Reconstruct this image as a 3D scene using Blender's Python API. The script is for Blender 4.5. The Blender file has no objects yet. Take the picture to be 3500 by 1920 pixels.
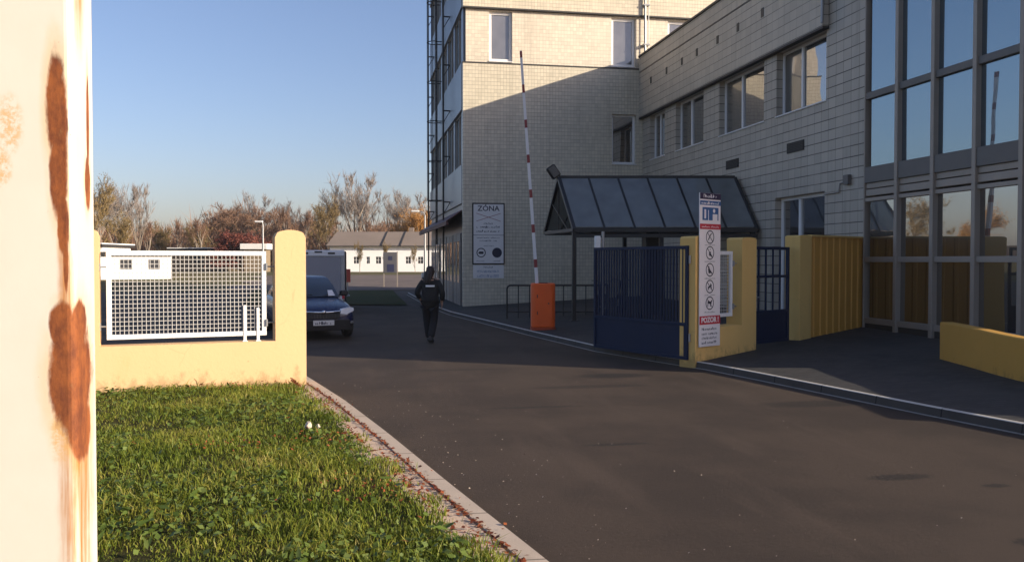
import bpy, bmesh, math, random
import numpy as np
from mathutils import Vector, Matrix, noise as mnoise
R = math.radians
rnd = random.Random(7)
sc = bpy.context.scene
col = sc.collection

# ------------------------------------------------------------------ camera
cam_d = bpy.data.cameras.new("camera"); cam = bpy.data.objects.new("camera", cam_d); col.objects.link(cam)
cam.location = (0, 0, 1.85)
cam.rotation_euler = (R(90 - 1.35), 0, R(-10.47))
cam_d.sensor_fit = 'HORIZONTAL'; cam_d.sensor_width = 36; cam_d.lens = 30.24
cam_d.clip_start = 0.05; cam_d.clip_end = 5000
sc.camera = cam

# ------------------------------------------------------------------ sky, sun, exposure
SUN_AZ, SUN_EL = 120.0, 16.4          # degrees clockwise from +Y, above the horizon
world = bpy.data.worlds.new("World"); sc.world = world; world.use_nodes = True
wn = world.node_tree; wn.nodes.clear()
sky = wn.nodes.new('ShaderNodeTexSky'); sky.sky_type = 'NISHITA'; sky.sun_disc = False
sky.sun_elevation = R(SUN_EL); sky.sun_rotation = R(SUN_AZ)
sky.air_density = 1.0; sky.dust_density = 1.8; sky.ozone_density = 4.0; sky.altitude = 100
bg = wn.nodes.new('ShaderNodeBackground'); bg.inputs['Strength'].default_value = 0.11
wo = wn.nodes.new('ShaderNodeOutputWorld')
tint = wn.nodes.new('ShaderNodeMix'); tint.data_type = 'RGBA'; tint.blend_type = 'MULTIPLY'; tint.inputs[0].default_value = 1
tint.inputs[7].default_value = (1.31, 1.04, 1.01, 1)                 # white balance of the hazy autumn sky
wn.links.new(sky.outputs[0], tint.inputs[6]); wn.links.new(tint.outputs[2], bg.inputs['Color']); wn.links.new(bg.outputs[0], wo.inputs['Surface'])
sun_d = bpy.data.lights.new("sun", 'SUN'); sun = bpy.data.objects.new("sun", sun_d); col.objects.link(sun)
sun_d.energy = 4.9; sun_d.angle = R(0.5); sun_d.color = (1.0, 0.865, 0.68)
sdir = Vector((math.sin(R(SUN_AZ)) * math.cos(R(SUN_EL)), math.cos(R(SUN_AZ)) * math.cos(R(SUN_EL)), math.sin(R(SUN_EL))))
sun.rotation_euler = sdir.to_track_quat('Z', 'Y').to_euler()
sun.location = sdir * 60
sc.view_settings.view_transform = 'Standard'; sc.view_settings.look = 'None'
sc.view_settings.exposure = 0.75; sc.view_settings.gamma = 1

# ------------------------------------------------------------------ materials
class NT:
    """tiny helper to write node trees as expressions"""
    def __init__(s, name):
        s.m = bpy.data.materials.new(name); s.m.use_nodes = True
        s.t = s.m.node_tree; s.t.nodes.clear()
        s.out = s.n('ShaderNodeOutputMaterial')
    def n(s, typ, **kw):
        nd = s.t.nodes.new(typ)
        for k, v in kw.items(): setattr(nd, k, v)
        return nd
    def put(s, sock, v):
        if isinstance(v, bpy.types.NodeSocket): s.t.links.new(v, sock)
        elif isinstance(v, (tuple, list)) and len(v) == 3 and sock.type == 'RGBA': sock.default_value = (*v, 1)
        else: sock.default_value = v
    def math(s, op, a, b=0.0, c=None):
        nd = s.n('ShaderNodeMath', operation=op)
        s.put(nd.inputs[0], a); s.put(nd.inputs[1], b)
        if c is not None: s.put(nd.inputs[2], c)
        return nd.outputs[0]
    def mix(s, f, a, b):
        nd = s.n('ShaderNodeMix', data_type='RGBA')
        s.put(nd.inputs[0], f); s.put(nd.inputs[6], a); s.put(nd.inputs[7], b)
        return nd.outputs[2]
    def ramp(s, f, lo, hi):
        nd = s.n('ShaderNodeMapRange', clamp=True, interpolation_type='SMOOTHSTEP')
        s.put(nd.inputs[0], f); nd.inputs[1].default_value = lo; nd.inputs[2].default_value = hi
        return nd.outputs[0]
    def coord(s, kind='Object'):
        return s.n('ShaderNodeTexCoord').outputs[kind]
    def pos(s): return s.n('ShaderNodeNewGeometry').outputs['Position']
    def scale(s, v, sx, sy, sz):
        nd = s.n('ShaderNodeMapping'); s.put(nd.inputs['Vector'], v); nd.inputs['Scale'].default_value = (sx, sy, sz)
        return nd.outputs[0]
    def sep(s, v):
        nd = s.n('ShaderNodeSeparateXYZ'); s.put(nd.inputs[0], v); return nd.outputs
    def comb(s, x, y, z=0.0):
        nd = s.n('ShaderNodeCombineXYZ'); s.put(nd.inputs[0], x); s.put(nd.inputs[1], y); s.put(nd.inputs[2], z); return nd.outputs[0]
    def noise(s, v, scale, detail=4, rough=.55):
        nd = s.n('ShaderNodeTexNoise'); s.put(nd.inputs['Vector'], v)
        nd.inputs['Scale'].default_value = scale; nd.inputs['Detail'].default_value = detail; nd.inputs['Roughness'].default_value = rough
        return nd.outputs['Fac']
    def bump(s, h, strength=.3, dist=.01):
        nd = s.n('ShaderNodeBump'); nd.inputs['Strength'].default_value = strength; nd.inputs['Distance'].default_value = dist
        s.put(nd.inputs['Height'], h); return nd.outputs[0]
    def bsdf(s, color, rough=.6, metal=0.0, normal=None, spec=.5):
        nd = s.n('ShaderNodeBsdfPrincipled'); s.put(nd.inputs['Base Color'], color); s.put(nd.inputs['Roughness'], rough)
        nd.inputs['Metallic'].default_value = metal; nd.inputs['Specular IOR Level'].default_value = spec
        if normal is not None: s.put(nd.inputs['Normal'], normal)
        return nd.outputs[0]
    def done(s, sh):
        s.t.links.new(sh, s.out.inputs['Surface']); return s.m

def dim(c, k): return tuple(min(1, x * k) for x in c)

def m_paint(name, c, rough=.5, var=.12, sc_=3.0, metal=0.0, bump=.05, spec=.5, dirt=None, splash=None, marks=()):
    k = NT(name); p = k.pos()
    f = k.noise(p, sc_, 5)
    f2 = k.noise(p, sc_ * 14, 3)
    c1 = k.mix(f, dim(c, 1 - var), dim(c, 1 + var))
    if dirt is not None:
        d = k.ramp(k.noise(k.scale(p, 1, 1, .25), sc_ * 2.2, 6, .7), .56, .78)
        c1 = k.mix(k.math('MULTIPLY', d, .6), c1, dirt)
    if splash:                                        # mud thrown up against the foot of a wall, and run marks from its top
        x, y, z = k.sep(p)
        mud = k.ramp(k.math('SUBTRACT', k.noise(k.scale(p, 1, 1, .6), 7, 6, .72), k.math('MULTIPLY', z, 1.1)), .18, .42)
        c1 = k.mix(k.math('MULTIPLY', mud, .55), c1, splash)
        run = k.ramp(k.noise(k.scale(p, 1, 1, .05), 9, 4, .6), .60, .74)
        c1 = k.mix(k.math('MULTIPLY', run, .16), c1, dim(splash, 1.5))
        spk = k.math('GREATER_THAN', k.noise(p, 38, 2, .5), .765); c1 = k.mix(k.math('MULTIPLY', spk, .7), c1, dim(splash, .5))
        hair = k.n('ShaderNodeTexVoronoi', feature='DISTANCE_TO_EDGE'); k.put(hair.inputs['Vector'], k.mix(.12, p, k.n('ShaderNodeTexNoise').outputs['Color'])); hair.inputs['Scale'].default_value = 1.1
        ck = k.math('MULTIPLY', k.math('LESS_THAN', hair.outputs['Distance'], .0035), k.ramp(k.noise(p, 1.2, 2), .52, .6)); c1 = k.mix(k.math('MULTIPLY', ck, .18), c1, dim(splash, .6))
    r = k.math('ADD', k.math('MULTIPLY', f2, .2), rough - .1)
    return k.done(k.bsdf(c1, r, metal, k.bump(f2, bump, .01), spec))

def m_tiles(name, c, axis, bw, bh, mortar, mc, rough=.45, vk=.45, var=.08):
    """ceramic tile cladding: level courses with fainter upright joints, every tile its own tone"""
    k = NT(name); p = k.pos(); x, y, z = k.sep(p)
    u = x if axis == 'X' else y
    uu = k.math('DIVIDE', u, bw); vv = k.math('DIVIDE', z, bh)
    wv = k.math('MULTIPLY', k.math('SUBTRACT', k.noise(p, 1.3, 3), .5), .10)
    fu = k.math('FRACT', k.math('ADD', uu, 100.0)); fv = k.math('FRACT', k.math('ADD', vv, 100.0))
    hl = k.math('LESS_THAN', fv, mortar * 1.25 / bh); vl = k.math('LESS_THAN', fu, mortar / bw)
    wn_ = k.n('ShaderNodeTexWhiteNoise', noise_dimensions='2D'); k.put(wn_.inputs['Vector'], k.comb(k.math('FLOOR', uu), k.math('FLOOR', vv)))
    wr = wn_.outputs['Value']
    base = k.mix(wr, dim(c, 1 - var), dim(c, 1 + var))
    odd = k.math('GREATER_THAN', wr, .965); base = k.mix(k.math('MULTIPLY', odd, .35), base, dim(c, .62))
    worn = k.ramp(k.noise(p, .9, 4), .3, .65)
    ln = k.math('MAXIMUM', k.math('MULTIPLY', hl, k.math('ADD', .55, k.math('MULTIPLY', worn, .4))), k.math('MULTIPLY', vl, k.math('ADD', vk * .5, k.math('MULTIPLY', worn, vk * .6))))
    colr = k.mix(ln, base, mc)
    big = k.noise(p, .35, 4); streak = k.noise(k.scale(p, 1.6, 1.6, .10), 1.6, 5, .65)
    colr = k.mix(k.math('MULTIPLY', k.ramp(big, .35, .75), .16), colr, dim(c, .45))
    colr = k.mix(k.math('MULTIPLY', k.ramp(streak, .52, .78), .30), colr, dim(c, .35))
    h = k.math('ADD', k.math('MULTIPLY', ln, -1.0), k.math('MULTIPLY', wr, .25))
    return k.done(k.bsdf(colr, k.math('ADD', k.math('MULTIPLY', ln, .3), rough), 0, k.bump(h, .5, .008)))

def m_glass(name, base, refl, tint=(1, 1, 1), wav=.002, see=0.0):
    k = NT(name); p = k.pos()
    nrm = k.bump(k.noise(p, .9, 1), .25, wav * 10)
    d = k.bsdf(k.mix(k.noise(p, 1.4, 2), dim(base, .6), dim(base, 1.4)), .25)
    g = k.n('ShaderNodeBsdfGlossy'); k.put(g.inputs['Color'], tint); g.inputs['Roughness'].default_value = .015; k.put(g.inputs['Normal'], nrm)
    ge = k.n('ShaderNodeNewGeometry'); dt = k.n('ShaderNodeVectorMath', operation='DOT_PRODUCT')
    k.put(dt.inputs[0], ge.outputs['Normal']); k.put(dt.inputs[1], ge.outputs['Incoming'])
    om = k.math('SUBTRACT', 1.0, k.math('ABSOLUTE', dt.outputs['Value']))
    f = k.math('ADD', k.math('MULTIPLY', k.math('POWER', om, 5.0), 1 - refl), refl)           # Schlick reflectance
    mx = k.n('ShaderNodeMixShader'); k.put(mx.inputs[0], f); k.t.links.new(d, mx.inputs[1]); k.t.links.new(g.outputs[0], mx.inputs[2])
    if see > 0:
        tr = k.n('ShaderNodeBsdfTransparent'); k.put(tr.inputs[0], (.75, .80, .82))
        m2 = k.n('ShaderNodeMixShader'); m2.inputs[0].default_value = see; k.t.links.new(mx.outputs[0], m2.inputs[1]); k.t.links.new(tr.outputs[0], m2.inputs[2]); return k.done(m2.outputs[0])
    return k.done(mx.outputs[0])

def m_asphalt():
    k = NT('asphalt'); p = k.pos()
    fine = k.noise(p, 160, 3, .7); mid = k.noise(p, 24, 4); big = k.noise(p, .5, 5, .6)
    lng = k.noise(k.scale(p, 1.0, .18, 1), 1.1, 5, .65)
    c = k.mix(fine, (.020, .0140, .0100), (.100, .070, .049))
    c = k.mix(k.math('MULTIPLY', k.ramp(big, .40, .62), .6), c, (.030, .0212, .0155))
    c = k.mix(k.math('MULTIPLY', k.ramp(lng, .50, .68), .5), c, (.085, .060, .043))
    st = k.ramp(k.noise(p, 1.7, 5, .7), .70, .76)
    c = k.mix(k.math('MULTIPLY', st, .75), c, (.012, .011, .011))
    px_, py_, pz_ = k.sep(p)
    for (sx, sy, rx, ry, st_) in ((4.15, 13.3, .55, .28, .75), (3.4, 12.2, .9, .16, .5), (2.6, 8.3, .35, .06, .6), (4.6, 6.6, .30, .10, .7), (5.2, 6.2, .12, .06, .7), (2.3, 10.6, .6, .08, .45), (5.9, 10.2, .8, .25, .6), (4.4, 4.9, .14, .09, .8), (1.8, 14.5, 1.1, .12, .4)):
        du = k.math('DIVIDE', k.math('SUBTRACT', px_, sx), rx); dv = k.math('DIVIDE', k.math('SUBTRACT', py_, sy), ry)
        e = k.math('ADD', k.math('ADD', k.math('MULTIPLY', du, du), k.math('MULTIPLY', dv, dv)), k.math('MULTIPLY', k.math('SUBTRACT', mid, .5), 2.4))
        c = k.mix(k.math('MULTIPLY', k.math('SUBTRACT', 1.0, k.ramp(e, .3, 1.5)), st_), c, (.012, .0105, .0095))
    vr = k.n('ShaderNodeTexVoronoi', feature='F1'); k.put(vr.inputs['Vector'], p); vr.inputs['Scale'].default_value = 9
    sp = k.math('LESS_THAN', vr.outputs['Distance'], .055)
    sp = k.math('MULTIPLY', sp, k.ramp(k.noise(p, 2.2, 2), .45, .6))
    c = k.mix(k.math('MULTIPLY', sp, .6), c, (.20, .17, .15))
    h = k.math('ADD', k.math('MULTIPLY', fine, .7), k.math('MULTIPLY', mid, .6))
    return k.done(k.bsdf(c, .82, 0, k.bump(h, .55, .012), .3))

def m_island(name, cols, rough=.6, pscale=.8, trans=0.0):
    """each leaf or blade takes its own hue, patches drift across the ground"""
    k = NT(name); g = k.n('ShaderNodeNewGeometry'); r = g.outputs['Random Per Island']; p = g.outputs['Position']
    f = k.math('ADD', k.math('MULTIPLY', r, .55), k.math('MULTIPLY', k.ramp(k.noise(p, pscale, 4, .6), .3, .7), .45))
    cr = k.n('ShaderNodeValToRGB'); k.put(cr.inputs[0], f)
    els = cr.color_ramp.elements
    while len(els) < len(cols): els.new(.5)
    for i, (e, c) in enumerate(zip(els, cols)): e.position = i / (len(cols) - 1); e.color = (*c, 1)
    b = k.bsdf(cr.outputs[0], rough, 0, None, .25)
    if trans > 0:
        tr = k.n('ShaderNodeBsdfTranslucent'); k.put(tr.inputs[0], cr.outputs[0])
        mx = k.n('ShaderNodeMixShader'); mx.inputs[0].default_value = trans
        k.t.links.new(b, mx.inputs[1]); k.t.links.new(tr.outputs[0], mx.inputs[2]); b = mx.outputs[0]
    return k.done(b)

def m_rustpost():
    k = NT('rusty_cream_paint'); o = k.coord('Object'); x, y, z = k.sep(o)
    u = k.math('ADD', x, k.math('MULTIPLY', y, .6))   # distance round the corner: front is negative, side positive
    n1 = k.noise(k.scale(o, 1, 1, .35), 20, 6, .62); n2 = k.noise(k.scale(o, 1, 1, .5), 95, 4); n0 = k.noise(k.scale(o, 1, 1, .5), 8, 2)
    wob = k.math('ADD', k.math('MULTIPLY', k.math('SUBTRACT', n1, .5), 1.7), k.math('ADD', k.math('MULTIPLY', k.math('SUBTRACT', n2, .5), .5), k.math('MULTIPLY', k.math('SUBTRACT', n0, .5), 1.2)))
    def ell(u0, v0, a, b):
        du = k.math('DIVIDE', k.math('SUBTRACT', u, u0), a); dv = k.math('DIVIDE', k.math('SUBTRACT', z, v0), b)
        return k.math('ADD', k.math('ADD', k.math('MULTIPLY', du, du), k.math('MULTIPLY', dv, dv)), wob)
    fields = [ell(-.0225, 2.07, .0175, .095), ell(-.020, 1.985, .0145, .085), ell(-.015, 1.905, .009, .05), ell(-.012, 1.85, .004, .05), ell(.003, 1.68, .043, .105), ell(-.018, 1.755, .018, .04), ell(.012, 1.755, .020, .04), ell(.014, 1.605, .030, .055),
              ell(.038, 1.965, .009, .045), ell(.040, 2.06, .004, .085)]
    d = fields[0]
    for e in fields[1:]: d = k.math('MINIMUM', d, e)
    run_ = [ell(.010, 1.50, .040, .27), ell(-.012, 1.52, .016, .16), ell(-.012, 1.82, .013, .13), ell(.020, 2.30, .020, .17)]
    rd = run_[0]
    for e in run_[1:]: rd = k.math('MINIMUM', rd, e)
    halo = [ell(-.085, 2.045, .022, .045), ell(-.10, 1.985, .018, .035), ell(-.118, 1.84, .010, .06), ell(-.02, 1.60, .02, .05)]
    hd = halo[0]
    for e in halo[1:]: hd = k.math('MINIMUM', hd, e)
    solid = k.math('SUBTRACT', 1.0, k.ramp(d, .62, 1.10))
    aura = k.math('SUBTRACT', 1.0, k.ramp(d, .9, 2.3))
    stain = k.math('MULTIPLY', k.math('SUBTRACT', 1.0, k.ramp(hd, .1, 1.25)), .75)
    wash = k.ramp(k.noise(k.scale(o, 1, 1, .2), 16, 5, .7), .55, .85)
    c = k.mix(k.noise(o, 12, 5), (.63, .585, .50), (.69, .655, .58))
    c = k.mix(k.math('MULTIPLY', wash, .25), c, (.66, .52, .32))
    c = k.mix(k.math('MULTIPLY', k.math('MULTIPLY', aura, .5), k.ramp(n1, .32, .6)), c, (.66, .44, .19))
    stain = k.math('MULTIPLY', stain, k.ramp(k.noise(o, 60, 5, .75), .42, .58))
    runs = k.math('MULTIPLY', k.math('SUBTRACT', 1.0, k.ramp(rd, -.1, 1.3)), k.math('ADD', .25, k.math('MULTIPLY', k.ramp(k.noise(k.scale(o, 1, 1, .04), 90, 4, .65), .3, .65), .7)))
    c = k.mix(runs, c, (.42, .155, .022))
    c = k.mix(stain, c, (.60, .34, .11))
    rust = k.mix(k.ramp(k.noise(k.scale(o, 1, 1, .5), 30, 6, .75), .35, .65), (.125, .032, .010), (.27, .080, .018))
    fleck = k.math('MULTIPLY', k.ramp(k.noise(o, 130, 3, .7), .66, .72), aura); solid = k.math('MAXIMUM', solid, k.math('MULTIPLY', fleck, .8))
    rust = k.mix(k.ramp(n2, .6, .8), rust, (.20, .085, .03))
    c = k.mix(solid, c, rust)
    h = k.math('ADD', k.math('MULTIPLY', solid, -.6), k.math('MULTIPLY', k.math('MULTIPLY', n2, k.math('ADD', solid, .15)), .8))
    rr = k.math('ADD', .42, k.math('MULTIPLY', solid, .4))
    return k.done(k.bsdf(c, rr, 0, k.bump(h, .5, .002)))

def m_soil(name, a, b, s=2.0, fine=40):
    k = NT(name); p = k.pos()
    c = k.mix(k.ramp(k.noise(p, s, 6, .65), .3, .7), a, b)
    f = k.noise(p, fine, 4, .7)
    c = k.mix(k.math('MULTIPLY', f, .5), c, dim(a, .45))
    return k.done(k.bsdf(c, .95, 0, k.bump(f, .8, .03), .1))

def m_concrete(name, c, joint=None, rough=.85, grain=.35):
    k = NT(name); p = k.pos()
    f = k.noise(p, 2.5, 6, .65); g_ = k.noise(p, 70, 3, .7)
    cc = k.mix(f, dim(c, .75), dim(c, 1.15)); cc = k.mix(k.math('MULTIPLY', g_, grain), cc, dim(c, .5))
    if joint:
        x, y, z = k.sep(p)
        fr = k.math('FRACT', k.math('DIVIDE', y, joint))
        ln = k.math('LESS_THAN', fr, .018)
        cc = k.mix(k.math('MULTIPLY', ln, .8), cc, dim(c, .2))
    st = k.ramp(k.noise(p, 1.1, 5, .7), .58, .75)
    cc = k.mix(k.math('MULTIPLY', st, .4), cc, dim(c, .35))
    return k.done(k.bsdf(cc, rough, 0, k.bump(g_, .5, .006), .25))

def m_pavers():
    k = NT('dark_pavers'); p = k.pos()
    br = k.n('ShaderNodeTexBrick', offset=.5); k.put(br.inputs['Vector'], p)
    br.inputs['Scale'].default_value = 1; br.inputs['Brick Width'].default_value = .2; br.inputs['Row Height'].default_value = .1; br.inputs['Mortar Size'].default_value = .006
    k.put(br.inputs['Color1'], (.034, .033, .034)); k.put(br.inputs['Color2'], (.052, .050, .049)); k.put(br.inputs['Mortar'], (.03, .03, .03))
    c = k.mix(k.math('MULTIPLY', k.ramp(k.noise(p, .7, 5), .4, .7), .5), br.outputs['Color'], (.07, .064, .056))
    return k.done(k.bsdf(c, .85, 0, k.bump(k.math('MULTIPLY', br.outputs['Fac'], -1), .4, .006), .3))

M = {}
M['front_tile'] = m_tiles('cream_tile', (.62, .555, .425), 'X', .118, .137, .010, (.25, .215, .16), vk=.75)
M['front_band'] = m_tiles('cream_tile_window_band', (.66, .59, .47), 'X', .118, .137, .009, (.36, .315, .24), vk=.75)
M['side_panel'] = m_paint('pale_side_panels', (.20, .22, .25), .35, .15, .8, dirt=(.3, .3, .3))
M['facade_tile'] = m_tiles('grey_tile', (.46, .41, .335), 'Y', .31, .245, .017, (.05, .045, .04), vk=.5)
M['facade_band'] = m_tiles('grey_tile_parapet', (.49, .435, .35), 'Y', .31, .245, .014, (.12, .11, .10))
M['dark_trim'] = m_paint('dark_trim', (.035, .033, .032), .6, .2)
M['bronze_trim'] = m_paint('grey_spandrel', (.13, .12, .11), .5, .15)
M['roofing'] = m_paint('roofing_felt', (.10, .10, .10), .9)
M['white_frame'] = m_paint('white_window_frame', (.78, .77, .75), .4, .05)
M['grey_frame'] = m_paint('grey_aluminium', (.34, .29, .24), .5, .12, metal=.15)
M['dark_frame'] = m_paint('dark_steel', (.012, .013, .015), .45, .2)
M['glass'] = m_glass('window_glass', (.02, .02, .022), .26)
M['glass_open'] = m_glass('window_glass_curtained', (.10, .09, .075), .06)
M['glass_lit'] = m_glass('window_glass_sunlit_tone', (.135, .13, .135), .12)  # lit copy of the window glass, sunlight put into the paler base
M['glass_curtain'] = m_glass('facade_glass', (.012, .026, .044), .25, (.74, .92, 1.0))
M['glass_ground'] = m_glass('entrance_glass', (.014, .013, .012), .28)
M['glass_roof'] = m_glass('canopy_glass', (.25, .26, .25), .05, (.9, .95, .95), .002, .35)
M['yellow'] = m_paint('yellow_render', (.66, .44, .235), .85, .04, 1.2, bump=.25, spec=.2, dirt=(.62, .40, .19), splash=(.30, .20, .10))
M['yellow_shaded'] = m_paint('shaded_yellow_render', (.74, .485, .165), .85, .08, 1.2, bump=.25, spec=.2, dirt=(.62, .38, .10), splash=(.28, .18, .07))  # shaded copy of the yellow render, shade and bounced sun in its tone
M['ochre_render'] = m_paint('ochre_render', (.52, .29, .065), .85, .08, 1.2, bump=.25, spec=.2, dirt=(.40, .23, .06), splash=(.22, .14, .05))
M['ochre_sheet'] = m_paint('ochre_sheet_metal', (.66, .33, .06), .55, .10, 1.4, dirt=(.46, .23, .045))
M['white_metal'] = m_paint('white_painted_metal', (.82, .81, .78), .45, .05, dirt=(.6, .55, .48))
M['paper'] = m_paint('weathered_paper', (.55, .47, .38), .8, .1)
M['mesh_white'] = m_paint('white_mesh', (.50, .49, .47), .5, .06)
M['door_grey'] = m_paint('pale_door_panel', (.24, .22, .20), .5, .1)
M['navy'] = m_paint('navy_blue_paint', (.002, .0115, .045), .6, .2, 2.0, spec=.3, dirt=(.007, .017, .042))
M['galv'] = m_paint('galvanised_steel', (.34, .34, .34), .45, .15, metal=.6)
M['orange'] = m_paint('orange_paint', (.90, .125, .012), .5, .08, dirt=(.62, .09, .012))
M['white_paint'] = m_paint('white_boom_paint', (.74, .73, .72), .5, .06)
M['red_paint'] = m_paint('red_boom_paint', (.24, .035, .035), .5, .1)
M['black'] = m_paint('black_plastic', (.012, .012, .013), .55, .2)
M['rubber'] = m_paint('rubber', (.015, .015, .015), .8, .2)
M['asphalt'] = m_asphalt()
M['pavers'] = m_pavers()
M['kerb'] = m_concrete('lit_edge_kerb_concrete', (.62, .57, .50), 1.0)  # pale: the lit line along the kerb's top edge is in this colour
M['kerb_face'] = m_concrete('dirty_shaded_kerb_face', (.085, .075, .068), 1.0)  # dark for dirt, and with the shade on the kerb put into the colour
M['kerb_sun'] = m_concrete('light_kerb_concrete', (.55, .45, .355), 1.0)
M['strip'] = m_concrete('paving_strip', (.62, .465, .345), .5, .85, .12)
M['gutter'] = m_concrete('gutter_concrete', (.40, .36, .31), .5)
M['soil'] = m_soil('lawn_soil', (.045, .05, .015), (.075, .06, .022))
M['field'] = m_soil('dry_field', (.16, .13, .065), (.10, .10, .04), .15, 4)
M['bank'] = m_soil('dry_grass_bank', (.26, .19, .095), (.17, .14, .06), .5, 6)
M['lot'] = m_soil('sunlit_lot', (.22, .18, .16), (.16, .135, .12), .4, 12)
M['green_verge'] = m_soil('green_verge', (.05, .065, .02), (.075, .07, .025), .7, 20)
M['hill'] = m_soil('wooded_hill', (.11, .075, .05), (.08, .058, .04), .08, 1.2)
M['rust'] = m_rustpost()
M['grass'] = m_island('grass_blades', [(.040, .060, .009), (.100, .142, .016), (.175, .212, .025), (.27, .265, .045), (.36, .29, .09)], .5, .9, .35)
M['clover'] = m_island('clover_leaves', [(.045, .075, .012), (.10, .145, .025), (.17, .21, .055)], .5, 1.2, .2)
M['leaves'] = m_island('fallen_leaves', [(.085, .020, .010), (.17, .036, .013), (.23, .065, .020), (.13, .05, .024)], .7, 3)
M['bark'] = m_island('pale_bark', [(.20, .165, .13), (.27, .225, .18)], .9)
M['bark_dark'] = m_island('dark_bark', [(.10, .075, .05), (.18, .13, .09)], .9)
M['twig_grey'] = m_island('grey_twigs', [(.19, .155, .13), (.25, .21, .18), (.30, .25, .215)], .9, .2)
M['twig_brown'] = m_island('brown_twigs', [(.15, .085, .055), (.21, .125, .08), (.27, .165, .105)], .9, .2)
M['twig_olive'] = m_island('olive_twigs', [(.13, .09, .04), (.19, .135, .055), (.25, .18, .08)], .9, .2)
M['twig_gold'] = m_island('golden_leaves', [(.24, .12, .03), (.36, .19, .05), (.30, .14, .05)], .9, .3)
M['twig_red'] = m_island('red_leaves', [(.12, .035, .025), (.18, .055, .04), (.17, .08, .055)], .9, .5)
M['wood_mass'] = m_island('far_wood', [(.15, .08, .055), (.20, .115, .075), (.24, .145, .09), (.20, .135, .075)], .95, .09)
M['white_wall'] = m_paint('whitewashed_wall', (.90, .90, .88), .8, .03, dirt=(.8, .76, .7))
M['brown_roof'] = m_paint('weathered_roof', (.20, .16, .13), .9, .2, .4, dirt=(.14, .12, .10))
M['dark_window'] = m_paint('dark_window', (.05, .05, .055), .3, .2)
M['shed_wall'] = m_paint('tan_shed_wall', (.22, .17, .11), .8, .15)
M['car_blue'] = m_paint('dark_blue_car_paint', (.008, .015, .062), .25, .1, spec=.7)
M['chrome'] = m_paint('chrome', (.65, .65, .65), .15, .05, metal=1.0)
M['headlight'] = m_paint('headlamp_lens', (.95, .96, .97), .08, .03, spec=1.0)
M['car_glass'] = m_glass('car_glass', (.012, .016, .02), .10)
M['plate'] = m_paint('plate_white', (.62, .62, .60), .4, .03)
M['van_grey'] = m_paint('pale_grey_van', (.78, .77, .76), .5, .06)
M['bin_red'] = m_paint('red_board', (.62, .10, .06), .6, .1)
M['sign_white'] = m_paint('sign_white', (.84, .80, .77), .5, .03)
M['sign_grey'] = m_paint('sign_pale_grey', (.76, .73, .70), .5, .04)
M['ink'] = m_paint('sign_ink', (.03, .03, .04), .6, .05)
M['ink_red'] = m_paint('sign_red', (.50, .02, .035), .5, .05)
M['ink_purple'] = m_paint('sign_dark_purple', (.022, .012, .05), .5, .05)
M['ink_blue'] = m_paint('sign_blue', (.03, .11, .28), .5, .3, 20)
M['skin'] = m_paint('skin', (.45, .27, .19), .55, .06)
M['jacket'] = m_paint('dark_jacket', (.0075, .0095, .012), .8, .3, 12, bump=.4)
M['trousers'] = m_paint('dark_trousers', (.006, .007, .011), .85, .3, 12, bump=.3)
M['hair'] = m_paint('dark_brown_hair', (.020, .010, .007), .6, .3, 30)
M['reflect'] = m_paint('reflective_strip', (.75, .76, .78), .35, .05)

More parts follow.
